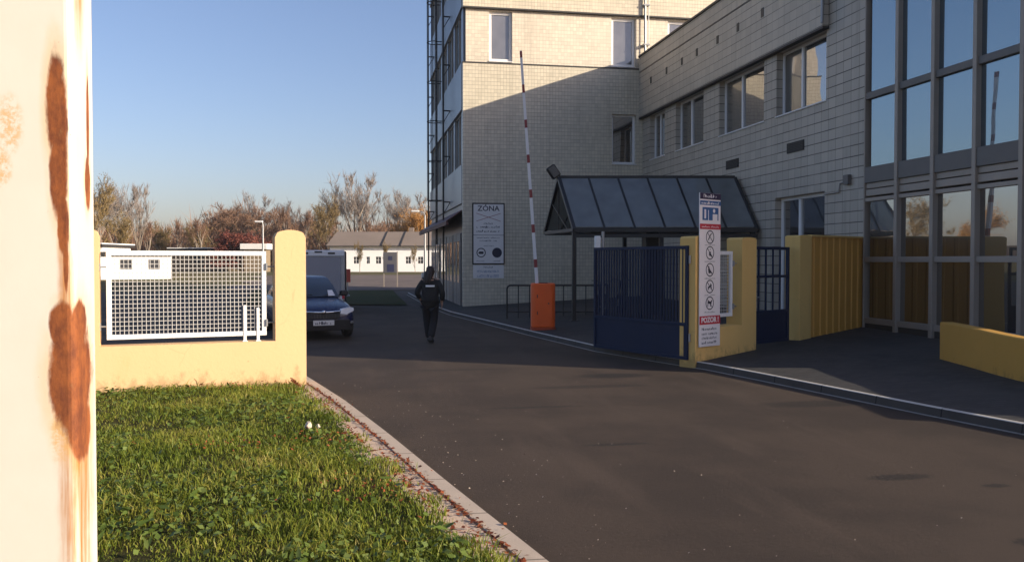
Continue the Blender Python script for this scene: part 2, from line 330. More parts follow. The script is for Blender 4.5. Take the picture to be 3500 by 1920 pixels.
# ------------------------------------------------------------------ mesh helpers
class MB:
    def __init__(s): s.v = []; s.f = []; s.mi = []; s.sm = []
    def add(s, vs, fs, mi=0, smooth=False):
        b = len(s.v); s.v += [tuple(p) for p in vs]
        for f in fs: s.f.append([b + i for i in f]); s.mi.append(mi); s.sm.append(smooth)
        return s
    def box(s, x0, x1, y0, y1, z0, z1, mi=0, T=None):
        vs = [Vector((x, y, z)) for z in (z0, z1) for y in (y0, y1) for x in (x0, x1)]
        if T is not None: vs = [T @ p for p in vs]
        return s.add(vs, [(0, 2, 3, 1), (4, 5, 7, 6), (0, 1, 5, 4), (1, 3, 7, 5), (3, 2, 6, 7), (2, 0, 4, 6)], mi)
    def tube(s, a, b, r0, r1=None, n=8, mi=0, caps=True):
        a = Vector(a); b = Vector(b); r1 = r0 if r1 is None else r1
        d = (b - a)
        if d.length < 1e-6: return s
        q = d.to_track_quat('Z', 'Y'); vs = []
        for c, r in ((a, r0), (b, r1)):
            for i in range(n):
                t = 2 * math.pi * i / n; vs.append(c + q @ Vector((r * math.cos(t), r * math.sin(t), 0)))
        s.add(vs, [(i, (i + 1) % n, n + (i + 1) % n, n + i) for i in range(n)], mi, True)
        if caps: s.add(vs[:n], [tuple(range(n))[::-1]], mi); s.add(vs[n:], [tuple(range(n))], mi)
        return s
    def path(s, pts, r, n=8, mi=0):
        for p, q in zip(pts[:-1], pts[1:]): s.tube(p, q, r, r, n, mi)
        return s
    def bar(s, a, b, w, h, mi=0, up=(0, 0, 1)):
        a = Vector(a); b = Vector(b); d = (b - a).normalized(); u = Vector(up)
        sd = d.cross(u)
        if sd.length < 1e-4: sd = d.cross(Vector((1, 0, 0)))
        sd.normalize(); u2 = sd.cross(d)
        vs = [p + sd * (i * w / 2) + u2 * (j * h / 2) for p in (a, b) for j in (-1, 1) for i in (-1, 1)]
        return s.add(vs, [(0, 2, 3, 1), (4, 5, 7, 6), (0, 1, 5, 4), (1, 3, 7, 5), (3, 2, 6, 7), (2, 0, 4, 6)], mi)
    def prism(s, pts, T, d, mi=0):
        """2-D outline pts extruded by d along local Z, placed by matrix T"""
        n = len(pts); vs = [T @ Vector((p[0], p[1], 0)) for p in pts] + [T @ Vector((p[0], p[1], d)) for p in pts]
        s.add(vs, [tuple(range(n))[::-1], tuple(range(n, 2 * n))] + [(i, (i + 1) % n, n + (i + 1) % n, n + i) for i in range(n)], mi)
        return s
    def quad(s, a, b, c, d, mi=0): return s.add([a, b, c, d], [(0, 1, 2, 3)], mi)
    def lathe(s, prof, n=20, c=(0, 0, 0), mi=0):
        vs = []
        for r, z in prof:
            for i in range(n):
                t = 2 * math.pi * i / n; vs.append((c[0] + r * math.cos(t), c[1] + r * math.sin(t), c[2] + z))
        fs = [(j * n + i, j * n + (i + 1) % n, (j + 1) * n + (i + 1) % n, (j + 1) * n + i) for j in range(len(prof) - 1) for i in range(n)]
        return s.add(vs, fs, mi, True)
    def build(s, name, mats, parent=None, bevel=0, seg=2, subsurf=0):
        me = bpy.data.meshes.new(name); me.from_pydata(s.v, [], s.f); me.update()
        if not isinstance(mats, (list, tuple)): mats = [mats]
        for m in mats: me.materials.append(m)
        me.polygons.foreach_set('material_index', s.mi); me.polygons.foreach_set('use_smooth', s.sm)
        bm = bmesh.new(); bm.from_mesh(me); bmesh.ops.recalc_face_normals(bm, faces=bm.faces); bm.to_mesh(me); bm.free()
        o = bpy.data.objects.new(name, me); col.objects.link(o)
        if parent is not None: o.parent = parent
        if bevel:
            b = o.modifiers.new('bevel', 'BEVEL'); b.width = bevel; b.segments = seg; b.limit_method = 'ANGLE'
        if subsurf:
            b = o.modifiers.new('subsurf', 'SUBSURF'); b.levels = subsurf; b.render_levels = subsurf
            for p in me.polygons: p.use_smooth = True
        return o

def tag(o, label=None, cat=None, group=None, kind=None):
    if label: o['label'] = label
    if cat: o['category'] = cat
    if group: o['group'] = group
    if kind: o['kind'] = kind
    return o
def thing(name, label, cat, loc=(0, 0, 0), rz=0.0, group=None):
    o = bpy.data.objects.new(name, None); col.objects.link(o); o.empty_display_size = .2
    o.location = loc; o.rotation_euler = (0, 0, rz)
    return tag(o, label, cat, group)
def copy_tree(o, parent=None):
    c = o.copy(); col.objects.link(c)
    if parent is not None: c.parent = parent
    for ch in list(o.children): copy_tree(ch, c)
    return c
def struct(o): o['kind'] = 'structure'; return o
def npmesh(name, verts, faces, mat, parent=None):
    """fast mesh: verts (n,3), faces (m,k) all of one size"""
    me = bpy.data.meshes.new(name); k = faces.shape[1]; m = len(faces)
    me.vertices.add(len(verts)); me.vertices.foreach_set('co', verts.astype(np.float32).ravel())
    me.loops.add(m * k); me.loops.foreach_set('vertex_index', faces.astype(np.int32).ravel())
    me.polygons.add(m); me.polygons.foreach_set('loop_start', np.arange(0, m * k, k, dtype=np.int32))
    me.update(calc_edges=True); me.materials.append(mat)
    o = bpy.data.objects.new(name, me); col.objects.link(o)
    if parent is not None: o.parent = parent
    return o
def text(body, size, T, mat, name, parent, sx=1.0, depth=.0015, bold=.0):
    cu = bpy.data.curves.new(name, 'FONT'); cu.body = body; cu.size = size; cu.align_x = 'CENTER'; cu.align_y = 'CENTER'; cu.extrude = depth
    cu.resolution_u = 3; cu.offset = bold
    t = bpy.data.objects.new(name, cu); col.objects.link(t)
    me = bpy.data.meshes.new_from_object(t.evaluated_get(bpy.context.evaluated_depsgraph_get()))
    col.objects.unlink(t); bpy.data.objects.remove(t)
    me.transform(T @ Matrix.Diagonal((sx, 1, 1, 1))); me.materials.clear(); me.materials.append(mat)
    o = bpy.data.objects.new(name, me); col.objects.link(o); o.parent = parent
    return o
def frame_T(o, u, n):
    """matrix whose X is u, Y is up, Z is the outward normal n"""
    u = Vector(u).normalized(); n = Vector(n).normalized()
    m = Matrix.Identity(4)
    for i in range(3): m[i][0] = u[i]; m[i][1] = (0, 0, 1)[i]; m[i][2] = n[i]; m[i][3] = o[i]
    return m
def sheet(pts, z, mat, name):
    m = MB(); m.add([(x, y, z) for x, y in pts], [tuple(range(len(pts)))]); return m.build(name, mat)
# ------------------------------------------------------------------ ground, road, pavements
KERB = [(12.5, -8), (9.6, 0), (8.05, 4), (7.35, 6.5), (7.02, 8.0), (6.76, 9.2), (6.17, 12.4), (5.9, 13.7), (5.45, 15), (4.87, 16.9),
        (4.35, 20.5), (3.85, 24.5), (3.25, 29.2), (3.05, 33), (2.95, 40), (2.9, 47)]
def xk(y):
    for (x0, y0), (x1, y1) in zip(KERB[:-1], KERB[1:]):
        if y0 <= y <= y1: return x0 + (x1 - x0) * (y - y0) / (y1 - y0)
    return KERB[0][0] if y < KERB[0][1] else KERB[-1][0]
def zf(x, y): return .10 + .05 * max(0, min(x, 11.5) - xk(y))          # the forecourt climbs gently to the building
def terr(x, y):
    t = max(0, min(1, (y - 55) / 40.0)); z = -.04 + .6 * t * t * (3 - 2 * t)
    t = max(0, min(1, (y - 130) / 400.0)); return z + 9 * t
g = MB(); ys = [-400, -60, -10, 20, 50, 55, 60, 65, 70, 75, 80, 85, 90, 95, 110, 130, 160, 200, 280, 400, 530, 1500, 4000]; xs = [-4000, -900, -300, -100, -40, 0, 40, 100, 300, 900, 4000]
g.add([(x, y, terr(x, y)) for y in ys for x in xs], [(j * len(xs) + i, j * len(xs) + i + 1, (j + 1) * len(xs) + i + 1, (j + 1) * len(xs) + i) for j in range(len(ys) - 1) for i in range(len(xs) - 1)])
struct(g.build('ground', M['field']))
struct(sheet([(-34, -14), (16, -14), (16, 50), (4, 54), (-34, 54)], 0, M['asphalt'], 'road'))
struct(sheet([(-4.5, 37.5), (2.2, 35.5), (2.4, 53), (-6, 55)], .035, M['green_verge'], 'verge'))
def terr_sheet(name, x0, x1, y0, y1, mat, lift, n=12):
    m = MB(); vs = []
    for j in range(n + 1):
        y = y0 + (y1 - y0) * j / n
        for i in range(5): vs.append((x0 + (x1 - x0) * i / 4 + (.8 * math.sin(j * 1.7) if i in (0, 4) else 0), y, terr(0, y) + lift))
    m.add(vs, [(j * 5 + i, j * 5 + i + 1, (j + 1) * 5 + i + 1, (j + 1) * 5 + i) for j in range(n) for i in range(4)])
    return struct(m.build(name, mat))
terr_sheet('parking_lot', -8, 9, 55.2, 84, M['lot'], .03)
# tan earth bank behind the left fence, a real mound
bk = MB(); nx, ny = 40, 12; vs = []
_c, _s = math.cos(R(10.47)), math.sin(R(10.47))
for j in range(ny + 1):
    for i in range(nx + 1):
        d = 77 + 20 * j / ny; cxx = -36 + 22 * i / nx; x = cxx * _c + d * _s; y = -cxx * _s + d * _c
        e = max(0, math.sin(math.pi * i / nx)) ** .5 * max(0, math.sin(math.pi * min(1, j / ny))) ** .8
        vs.append((x, y, terr(x, y) - .08 + e * (1.55 + .5 * mnoise.noise(Vector((x * .15, y * .15, 0))))))
struct(bk.build('bank', M['bank']))
# wooded rise behind everything
hl = MB(); n = 90; vs = []
for i in range(n + 1):
    x = -260 + 520 * i / n; h = 5.2 + 1.5 * mnoise.noise(Vector((x * .02, 0, 3))) + .8 * mnoise.noise(Vector((x * .11, 0, 1)))
    vs += [(x, 172 + 10 * math.sin(x * .01), terr(x, 172) - .2), (x, 182, h), (x, 240, h + 1)]
hl.add(vs, [(i * 3 + j, i * 3 + j + 1, i * 3 + j + 4, i * 3 + j + 3) for i in range(n) for j in range(2)], 0, True)
struct(hl.build('hills', M['hill']))

# forecourt with its kerb and the pale gutter edge
fy = [y for _, y in KERB]; fy = sorted(set(fy + [2, 10.8, 18, 22.5, 27, 31.8]))
fc = MB(); cols = [.12, .6, 1.5, 3, 4.5, 6.5, 8.5]; vs = []
for y in fy:
    for c in cols:
        x = min(xk(y) + c, 11.05 if y > 10.6 else 30); vs.append((x, y, zf(x, y)))
w = len(cols)
fc.add(vs, [(j * w + i, j * w + i + 1, (j + 1) * w + i + 1, (j + 1) * w + i) for j in range(len(fy) - 1) for i in range(w - 1)])
struct(fc.build('forecourt', M['pavers']))
def ribbon(name, mat, off0, off1, prof, ys_, curve=xk, bevel=0):
    """kerb-like ribbon along a curve: prof = list of (offset, z)"""
    m = MB(); vs = []; w_ = len(prof)
    for y in ys_:
        for o, z in prof: vs.append((curve(y) + o, y, z))
    m.add(vs, [(j * w_ + i, j * w_ + i + 1, (j + 1) * w_ + i + 1, (j + 1) * w_ + i) for j in range(len(ys_) - 1) for i in range(w_ - 1)])
    return struct(m.build(name, mat))
fine = []
for a, b in zip(KERB[:-1], KERB[1:]):
    k_ = max(1, int((b[1] - a[1]) / .5)); fine += [a[1] + (b[1] - a[1]) * i / k_ for i in range(k_)]
fine.append(KERB[-1][1])
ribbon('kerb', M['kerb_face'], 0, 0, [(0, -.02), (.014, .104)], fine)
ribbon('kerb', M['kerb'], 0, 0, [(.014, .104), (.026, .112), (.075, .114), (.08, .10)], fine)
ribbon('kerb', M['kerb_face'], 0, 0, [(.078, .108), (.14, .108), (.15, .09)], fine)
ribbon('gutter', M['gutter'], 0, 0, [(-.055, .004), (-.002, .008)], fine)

# left side: lawn, paving strip, kerb
LK = [(3.1, -8), (2.1, 0), (1.16, 4.97), (.765, 6.93), (.35, 9.1), (-.1, 11.26), (-.735, 13.85), (-1.2, 15.6), (-2.4, 20)]
def xl(y):
    for (x0, y0), (x1, y1) in zip(LK[:-1], LK[1:]):
        if y0 <= y <= y1: return x0 + (x1 - x0) * (y - y0) / (y1 - y0)
    return LK[0][0] if y < LK[0][1] else LK[-1][0]
lf = [-8 + 28 * i / 70 for i in range(71)]
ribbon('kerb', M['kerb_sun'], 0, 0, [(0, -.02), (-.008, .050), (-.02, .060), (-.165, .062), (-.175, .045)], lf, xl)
ribbon('path', M['strip'], 0, 0, [(-.16, .03), (-.182, .054), (-.60, .058), (-.62, .03)], lf, xl)
def gl(y): return xl(y) - .42 - .02 * (y < 4)                   # where the grass begins
lw = MB(); lys = [-8 + 21.2 * i / 53 for i in range(54)]; vs = []
for y in lys:
    for i in range(13):
        x = gl(y) - .03 - (9 * (i / 12) ** 1.4); vs.append((x, y, .062 + .03 * min(1, i / 3) + .035 * mnoise.noise(Vector((x * .8, y * .8, 0)))))
lw.add(vs, [(j * 13 + i, j * 13 + i + 1, (j + 1) * 13 + i + 1, (j + 1) * 13 + i) for j in range(53) for i in range(12)], 0, True)
struct(lw.build('lawn', M['soil']))
def zl(x, y): return .085 + .035 * mnoise.noise(Vector((x * .8, y * .8, 0)))

# ------------------------------------------------------------------ tall cream block
TX, TY, TN, TW, TH = 4.03, 31.8, 45.5, 24.0, 16.4
def wallplane(mb, O, U, nrm, u0, u1, v0, v1, holes, depth, mi=0):
    O = Vector(O); U = Vector(U); nrm = Vector(nrm); Z = Vector((0, 0, 1))
    P = lambda u, v, d=0: O + U * u + Z * v - nrm * d
    us = sorted({u0, u1} | {h[0] for h in holes} | {h[1] for h in holes}); vs_ = sorted({v0, v1} | {h[2] for h in holes} | {h[3] for h in holes})
    for a, b in zip(us[:-1], us[1:]):
        for c, d in zip(vs_[:-1], vs_[1:]):
            if any(h[0] <= a and b <= h[1] and h[2] <= c and d <= h[3] for h in holes): continue
            mb.quad(P(a, c), P(b, c), P(b, d), P(a, d), mi)
    for a, b, c, d in holes:
        mb.quad(P(a, c), P(a, c, depth), P(b, c, depth), P(b, c), mi); mb.quad(P(a, d), P(b, d), P(b, d, depth), P(a, d, depth), mi)
        mb.quad(P(a, c), P(a, d), P(a, d, depth), P(a, c, depth), mi); mb.quad(P(b, c), P(b, c, depth), P(b, d, depth), P(b, d), mi)
def window(parent, O, U, nrm, a, b, c, d, depth, fmat, gmats, split=(), fw=.07, sill=True, name='window', hsplit=(), pulled=0, casement=0.0):
    """frame in the opening a-b / c-d, `split` = mullion positions as fractions, one glass material per light"""
    O = Vector(O); U = Vector(U); nrm = Vector(nrm)
    T = Matrix.Identity(4)
    for i in range(3): T[i][0] = U[i]; T[i][1] = (0, 0, 1)[i]; T[i][2] = nrm[i]; T[i][3] = O[i]
    m = MB(); z0, z1 = -depth + .002, -depth + .065
    bx = lambda x0, x1, y0, y1, q0=z0, q1=z1: m.box(x0, x1, y0, y1, q0, q1, 0, T)
    bx(a + .001, a + fw, c + .001, d - .001); bx(b - fw, b - .001, c + .001, d - .001)
    bx(a + fw, b - fw, c + .001, c + fw); bx(a + fw, b - fw, d - fw, d - .001)
    edges = [a + fw] + [a + (b - a) * s for s in split] + [b - fw]
    for s in split: x = a + (b - a) * s; bx(x - fw * .6, x + fw * .6, c + fw, d - fw, z0, z1 + .006)
    rows = [c + fw] + [c + (d - c) * s for s in hsplit] + [d - fw]
    for s in hsplit: y = c + (d - c) * s; bx(a + fw, b - fw, y - fw * .6, y + fw * .6, z0 + .001, z1 + .002)
    w_ = m.build(name, fmat, parent, .006, 1)
    if sill:
        sm = MB(); sm.box(a - .02, b + .02, c - .035, c - .002, -depth + .07, .035, 0, T); sm.build('sill', fmat, w_, .005, 1)
    pm = MB(); mats = []
    for i, (e0, e1) in enumerate(zip(edges[:-1], edges[1:])):
        for r0, r1 in zip(rows[:-1], rows[1:]):
            gm = gmats[i % len(gmats)]
            if gm not in mats: mats.append(gm)
            j = [rnd.uniform(-.003, .003) for _ in range(3)]
            q = -depth + .025
            pm.add([T @ Vector(p) for p in ((e0, r0, q + j[0]), (e1, r0, q + j[1]), (e1, r1, q + j[2]), (e0, r1, q + j[0] + j[2] - j[1] if False else q + j[0] + j[2] - j[1]))], [(0, 1, 2, 3)], mats.index(gm))
    pm.build('pane', mats, w_)
    return w_

tall = thing('tall_building', 'tall cream tiled block with four storeys of white windows, its top in sunlight', 'building', (TX, TY, 0))
O0 = (-TX, 0, 0)                                             # window helpers work in world X along the front, local to the building empty
ftop = [(5.03, 5.91), (9.77, 10.73), (12.04, 13.1), (15.5, 16.4), (19, 19.9)]
w = MB()
wallplane(w, O0, (1, 0, 0), (0, -1, 0), TX, TX + TW, -.3, 9.18, [(9.77, 10.73, 5.56, 7.45)], .22)
w.quad((0, 0, 9.18), (TW, 0, 9.18), (TW, .16, 9.18), (0, .16, 9.18))
w.quad((0, 0, -.3), (0, .3, -.3), (0, .3, 9.18), (0, 0, 9.18))
w.build('wall', M['front_tile'], tall)
w = MB()
wallplane(w, (-TX, .12, 0), (1, 0, 0), (0, -1, 0), TX + .12, TX + TW, 9.181, 11.25, [(a, b, 9.3, 11.14) for a, b in ftop], .16)
wallplane(w, (-TX, .12, 0), (1, 0, 0), (0, -1, 0), TX + .12, TX + TW, 13.1, 15.1, [(a, b, 13.2, 15.0) for a, b in ftop], .16)
w.build('wall', M['front_band'], tall)
for z0, z1 in ((11.25, 13.1), (15.1, TH)):
    w = MB(); w.box(0, TW, 0, .3, z0, z1); w.build('spandrel', M['front_tile'], tall, .01)
for z in (9.18, 13.1): 
    w = MB(); w.box(-.015, TW, -.02, .14, z - .012, z + .035); w.build('ledge_shadow_strip', M['dark_trim'], tall)  # dark strip stands for the shadow line where the window band steps back
for z in (11.25,):
    w = MB(); w.box(-.01, TW, -.02, .125, z - .05, z + .005); w.build('shadow_strip', M['dark_trim'], tall)  # dark strip stands for the shadow under the proud spandrel
window(tall, O0, (1, 0, 0), (0, -1, 0), 9.77, 10.73, 5.56, 7.45, .22, M['white_frame'], [M['glass']], (), .085)
for i, (a, b) in enumerate(ftop):
    window(tall, (-TX, .12, 0), (1, 0, 0), (0, -1, 0), a, b, 9.3, 11.14, .16, M['white_frame'], [M['glass_lit']], (), .10)
    window(tall, (-TX, .12, 0), (1, 0, 0), (0, -1, 0), a, b, 13.2, 15.0, .16, M['white_frame'], [M['glass_lit']], (), .10)
# side face: bands of glass between pale panels
D_ = TN - TY
bands = [(1.7, 3.55), (5.45, 7.5), (9.25, 11.3), (13.1, 15.1)]
prev = 3.9
w = MB()
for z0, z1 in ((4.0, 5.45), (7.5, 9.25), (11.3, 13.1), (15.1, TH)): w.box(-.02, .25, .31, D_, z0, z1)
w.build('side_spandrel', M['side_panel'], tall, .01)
for z0, z1 in bands[1:]:
    n_ = 5
    for i in range(n_):
        a = .9 + i * 2.55; b = min(a + 2.1, D_ - .2)
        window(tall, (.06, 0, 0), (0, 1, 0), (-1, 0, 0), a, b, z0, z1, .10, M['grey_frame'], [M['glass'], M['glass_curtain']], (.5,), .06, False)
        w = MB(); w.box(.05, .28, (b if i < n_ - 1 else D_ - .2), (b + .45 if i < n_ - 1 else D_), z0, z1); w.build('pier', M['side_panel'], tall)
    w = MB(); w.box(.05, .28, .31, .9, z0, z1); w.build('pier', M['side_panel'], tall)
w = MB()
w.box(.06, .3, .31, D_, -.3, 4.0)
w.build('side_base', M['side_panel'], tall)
for i in range(5):                                            # ground-floor doors along the side
    a = .8 + i * 2.5
    w = MB(); w.box(-.02, .055, a, a + 1.1, .05, 2.9); w.box(-.02, .055, a + 1.2, a + 2.2, .05, 2.9); dr = w.build('door', M['door_grey'], tall, .01)
    w = MB(); w.box(-.03, -.021, a + .2, a + .9, 1.0, 2.6); w.box(-.03, -.021, a + 1.4, a + 2.0, 1.0, 2.6); w.build('door_glass', M['glass'], dr)
w = MB(); w.bar((-.55, .4, 3.25), (-.55, D_, 3.25), .08, .12); w.add([(-.6, .4, 3.3), (-.6, D_, 3.3), (.06, D_, 3.75), (.06, .4, 3.75), (-.6, .4, 3.34), (-.6, D_, 3.34), (.06, D_, 3.79), (.06, .4, 3.79)], [(0, 1, 2, 3), (7, 6, 5, 4), (0, 4, 5, 1), (1, 5, 6, 2), (2, 6, 7, 3), (3, 7, 4, 0)])
w.build('canopy', m_paint('maroon_canopy', (.10, .025, .02), .6), tall)
w = MB(); w.box(.26, TW, .31, D_, TH - .4, TH + .02); w.box(.26, TW, D_ - .3, D_, 0, TH - .4); w.box(TW - .3, TW, .31, D_ - .3, 0, TH - .4)
w.build('roof', M['roofing'], tall)
# rain pipe and cables on the sunlit wall
w = MB(); w.tube((7.02, -.09, 9.6), (7.02, -.09, 16), .045); w.tube((7.17, -.05, 9.6), (7.17, -.05, 16), .018)
for z in (10.1, 11.6, 13): w.box(6.95, 7.2, -.14, .12, z, z + .05)
w.build('downpipe', M['galv'], tall)

# caged service ladder standing off the side face
lad = thing('service_ladder', 'dark steel caged ladder climbing the shaded side of the cream block', 'ladder', (TX - .02, 39.6, 0))
w = MB()
for y in (-.25, .25): w.bar((-.22, y, 2.6), (-.22, y, 17.2), .05, .05)
w.build('rails', M['dark_frame'], lad)
w = MB()
for i in range(48): w.tube((-.22, -.25, 2.8 + i * .3), (-.22, .25, 2.8 + i * .3), .013, n=5)
w.build('rung', M['dark_frame'], lad)
for z in (4.6, 6.4, 8.2, 10.0, 11.8, 13.6, 15.4):
    w = MB(); pts = [(-.22, .3, z)] + [(-.22 - .42 * math.sin(t), .36 * math.cos(t), z) for t in [math.pi * i / 10 for i in range(1, 10)]] + [(-.22, -.3, z)]
    w.path(pts, .022, 6); w.bar((-.22, .25, z), (0, .25, z), .04, .04); w.bar((-.22, -.25, z), (0, -.25, z), .04, .04); w.build('hoop', M['dark_frame'], lad)
w = MB()
for t in (.5, 1.05, 1.57, 2.1, 2.64): w.bar((-.22 - .42 * math.sin(t), .36 * math.cos(t), 4.6), (-.22 - .42 * math.sin(t), .36 * math.cos(t), 16.6), .035, .02)
w.build('cage', M['dark_frame'], lad)
# slim steel uprights with brackets in front of the side face
for i, yy in enumerate((36.0, 43.2)):
    fr = thing('steel_mast', ['slim dark steel mast bracketed to the side of the cream block, nearer the front corner', 'slim dark steel mast bracketed to the side of the cream block, beyond the ladder'][i], 'mast', (TX - .30, yy, 0), 0, 'steel masts on the block')
    w = MB(); w.bar((0, 0, .05), (0, 0, 16.5), .07, .07); w.build('upright', M['dark_frame'], fr)
    for z in (4.3, 6.2, 8.1, 10, 12, 14):
        w = MB(); w.bar((.0, 0, z), (.28, 0, z), .05, .05); w.bar((0, 0, z - .5), (.28, 0, z - .02), .03, .03); w.build('bracket', M['dark_frame'], fr)

# ------------------------------------------------------------------ grey two-storey wing with the glazed corner
FX = 11.0; RH = 9.6; SY = 10.55; CW = 17.02
wing = thing('grey_wing', 'two storey grey tiled wing with a glazed corner, in shade', 'building', (FX, CW, 0))
def L(y): return y - CW
WO = (0, -CW, 0); WU = (0, 1, 0); WN = (-1, 0, 0)
wins = [(18.72, 21.15), (21.85, 24.75), (25.95, 28.35), (29.42, 30.95)]
holes = [(a, b, 5.64, 7.3) for a, b in wins] + [(18.74, 21.18, .42, 3.5)]
w = MB(); wallplane(w, WO, WU, WN, CW + .02, TY, -.3, RH, holes, .24); w.build('wall', M['facade_tile'], wing)
gm = [[M['glass_open'], M['glass']], [M['glass_open'], M['glass']], [M['glass_open'], M['glass']], [M['glass']]]
for (a, b), gms in zip(wins, gm):
    window(wing, WO, WU, WN, a, b, 5.64, 7.3, .24, M['white_frame'], gms[::-1] if len(gms) == 2 else gms, (.58,), .075)
window(wing, WO, WU, WN, 18.74, 21.18, .42, 3.5, .24, M['white_frame'], [M['glass'], M['glass']], (.60,), .09, False, 'entrance_window')
w = MB(); w.box(-.16, -.004, L(18.62), L(TY) - .005, 7.34, 9.03); w.box(-.16, -.004, L(18.62), L(TY) - .005, 9.06, RH + .02); w.build('parapet', M['facade_band'], wing, .008, 1)
w = MB(); w.box(-.20, .3, L(18.60), L(TY) - .005, RH + .022, RH + .10); w.box(-.17, -.002, L(18.60), L(TY) - .006, 7.28, 7.335); w.box(-.14, -.003, L(18.63), L(TY) - .01, 9.032, 9.058); w.build('coping', M['dark_trim'], wing, .006, 1)
w = MB(); w.tube((-.19, L(18.60), 7.4), (-.19, L(18.60), RH), .035); w.build('end_pipe', M['galv'], wing)
for y in (30.44, 28.83, 27.4, 26.13, 24.54, 23.14, 21.65):
    w = MB(); w.box(-.172, -.161, L(y) - .07, L(y) + .07, 8.38, 8.62); w.build('vent', M['black'], wing)
for y, z in ((23.79, 4.69), (20.12, 4.72)):
    w = MB(); w.box(-.02, -.003, L(y) - .42, L(y) + .42, z - .13, z + .13); v_ = w.build('air_grille', M['dark_trim'], wing)
    w = MB()
    for i in range(6): w.bar((-.028, L(y) - .4, z - .1 + i * .04), (-.028, L(y) + .4, z - .1 + i * .04), .012, .02)
    w.build('louvre', M['black'], v_)
# conduit and small wall lamp by the glazed corner
w = MB(); w.path([(-.03, L(18.7), 3.42), (-.03, L(18.1), 3.42), (-.03, L(18.05), 3.62), (-.03, L(17.75), 3.64)], .018, 6); w.build('conduit', M['galv'], wing)
w = MB(); w.box(-.10, -.005, L(17.62), L(17.82), 3.56, 3.78); w.build('wall_lamp', M['bronze_trim'], wing, .01)
# glazed corner: posts, transoms, panes
mull = [16.92, 15.86, 14.75, 13.62, 12.52, 11.5, 10.62]
w = MB()
w.box(-.10, .12, L(16.98), L(CW), .3, RH)
for y in mull[1:]: w.box(-.13, .10, L(y) - .05, L(y) + .05, .3, RH)
w.build('mullion', M['grey_frame'], wing, .008, 1)
w = MB()
w.box(-.105, .1, L(SY) + .02, L(16.975), 3.52, 3.86); w.box(-.09, .1, L(SY) + .02, L(16.97), 5.32, 5.46); w.box(-.085, .1, L(SY) + .02, L(16.97), 7.85, 7.97)
w.build('transom', M['bronze_trim'], wing, .006, 1)
w = MB(); w.box(-.088, .1, L(SY) + .02, L(16.97), 1.82, 1.93); w.box(-.08, .1, L(SY) + .02, L(16.97), .5, .62)
w.box(-.084, .1, L(SY) + .02, L(16.97), 3.12, 3.2); w.box(-.07, .1, L(SY) + .02, L(16.97), 3.24, 3.38); w.box(-.06, .1, L(SY) + .02, L(16.97), 3.40, 3.515)
w.build('window_rail', M['grey_frame'], wing, .006, 1)
for a, b in zip(mull[1:], mull[:-1]):
    for z0, z1, gk in ((.62, 1.82, 'glass_ground'), (1.93, 3.12, 'glass_ground'), (3.86, 5.32, 'glass_curtain'), (5.46, 7.85, 'glass_curtain'), (7.97, RH, 'glass_curtain')):
        j = [rnd.uniform(-.004, .004) for _ in range(3)]
        w = MB(); w.quad((-.02 + j[0], L(a) + .05, z0), (-.02 + j[1], L(b) - .05, z0), (-.02 + j[2], L(b) - .05, z1), (-.02 + j[0] + j[2] - j[1], L(a) + .05, z1)); w.build('pane', M[gk], wing)
w = MB(); w.box(-.06, .3, L(SY) + .02, L(16.97), -.2, .5); w.build('plinth', M['dark_trim'], wing)
w = MB(); w.box(0.3, 16, L(SY), L(TY) - .01, RH - .3, RH + .02); w.box(.101, 16, L(SY) - .3, L(SY) + .015, -.3, RH); w.box(15.7, 16, L(SY), L(TY) - .01, 0, RH - .3); w.build('roof', M['roofing'], wing)

# low walls on the right
def thick_wall(name, pts, t, h, mat, zfun, label, cat, tops=None):
    m = MB(); n_ = len(pts); vs = []
    for i, p in enumerate(pts):
        a = Vector(pts[max(0, i - 1)]); b = Vector(pts[min(n_ - 1, i + 1)]); d = (b - a).normalized(); nr = Vector((-d.y, d.x))
        z0 = zfun(*p) - .15; z1 = (tops[i] if tops else zfun(*p) + h)
        for s in (-.5, .5):
            q = Vector(p) + nr * (s * t); vs += [(q.x, q.y, z0), (q.x, q.y, z1)]
    fs = []
    for i in range(n_ - 1):
        b0, b1 = i * 4, i * 4 + 4
        fs += [(b0, b1, b1 + 1, b0 + 1), (b0 + 2, b0 + 3, b1 + 3, b1 + 2), (b0 + 1, b1 + 1, b1 + 3, b0 + 3)]
    fs += [(0, 1, 3, 2), tuple(4 * (n_ - 1) + k for k in (0, 2, 3, 1))]
    m.add(vs, fs); o = m.build(name, mat, None, .02, 2); return tag(o, label, cat)
thick_wall('curved_wall', [(9.46, 12.42), (9.36, 11.9), (9.26, 11.4), (9.12, 10.8), (9.02, 10.25), (8.98, 9.6), (9.02, 8.9), (9.15, 8.1), (9.35, 7.3)],   .22, .6, M['ochre_render'], zf,
           'low curved yellow parapet at the right edge of the forecourt', 'wall', [.86, .85, .835, .815, .80, .80, .85, .95, 1.05])
rw = MB(); rw.box(11.2, 11.6, -9, 10.1, -.1, 1.46); tag(rw.build('shade_wall', M['yellow_shaded'], None, .02), 'long plain unseen wall added south of the glazed corner to shade the forecourt', 'wall')  # unseen wall, added only to throw shade over the forecourt
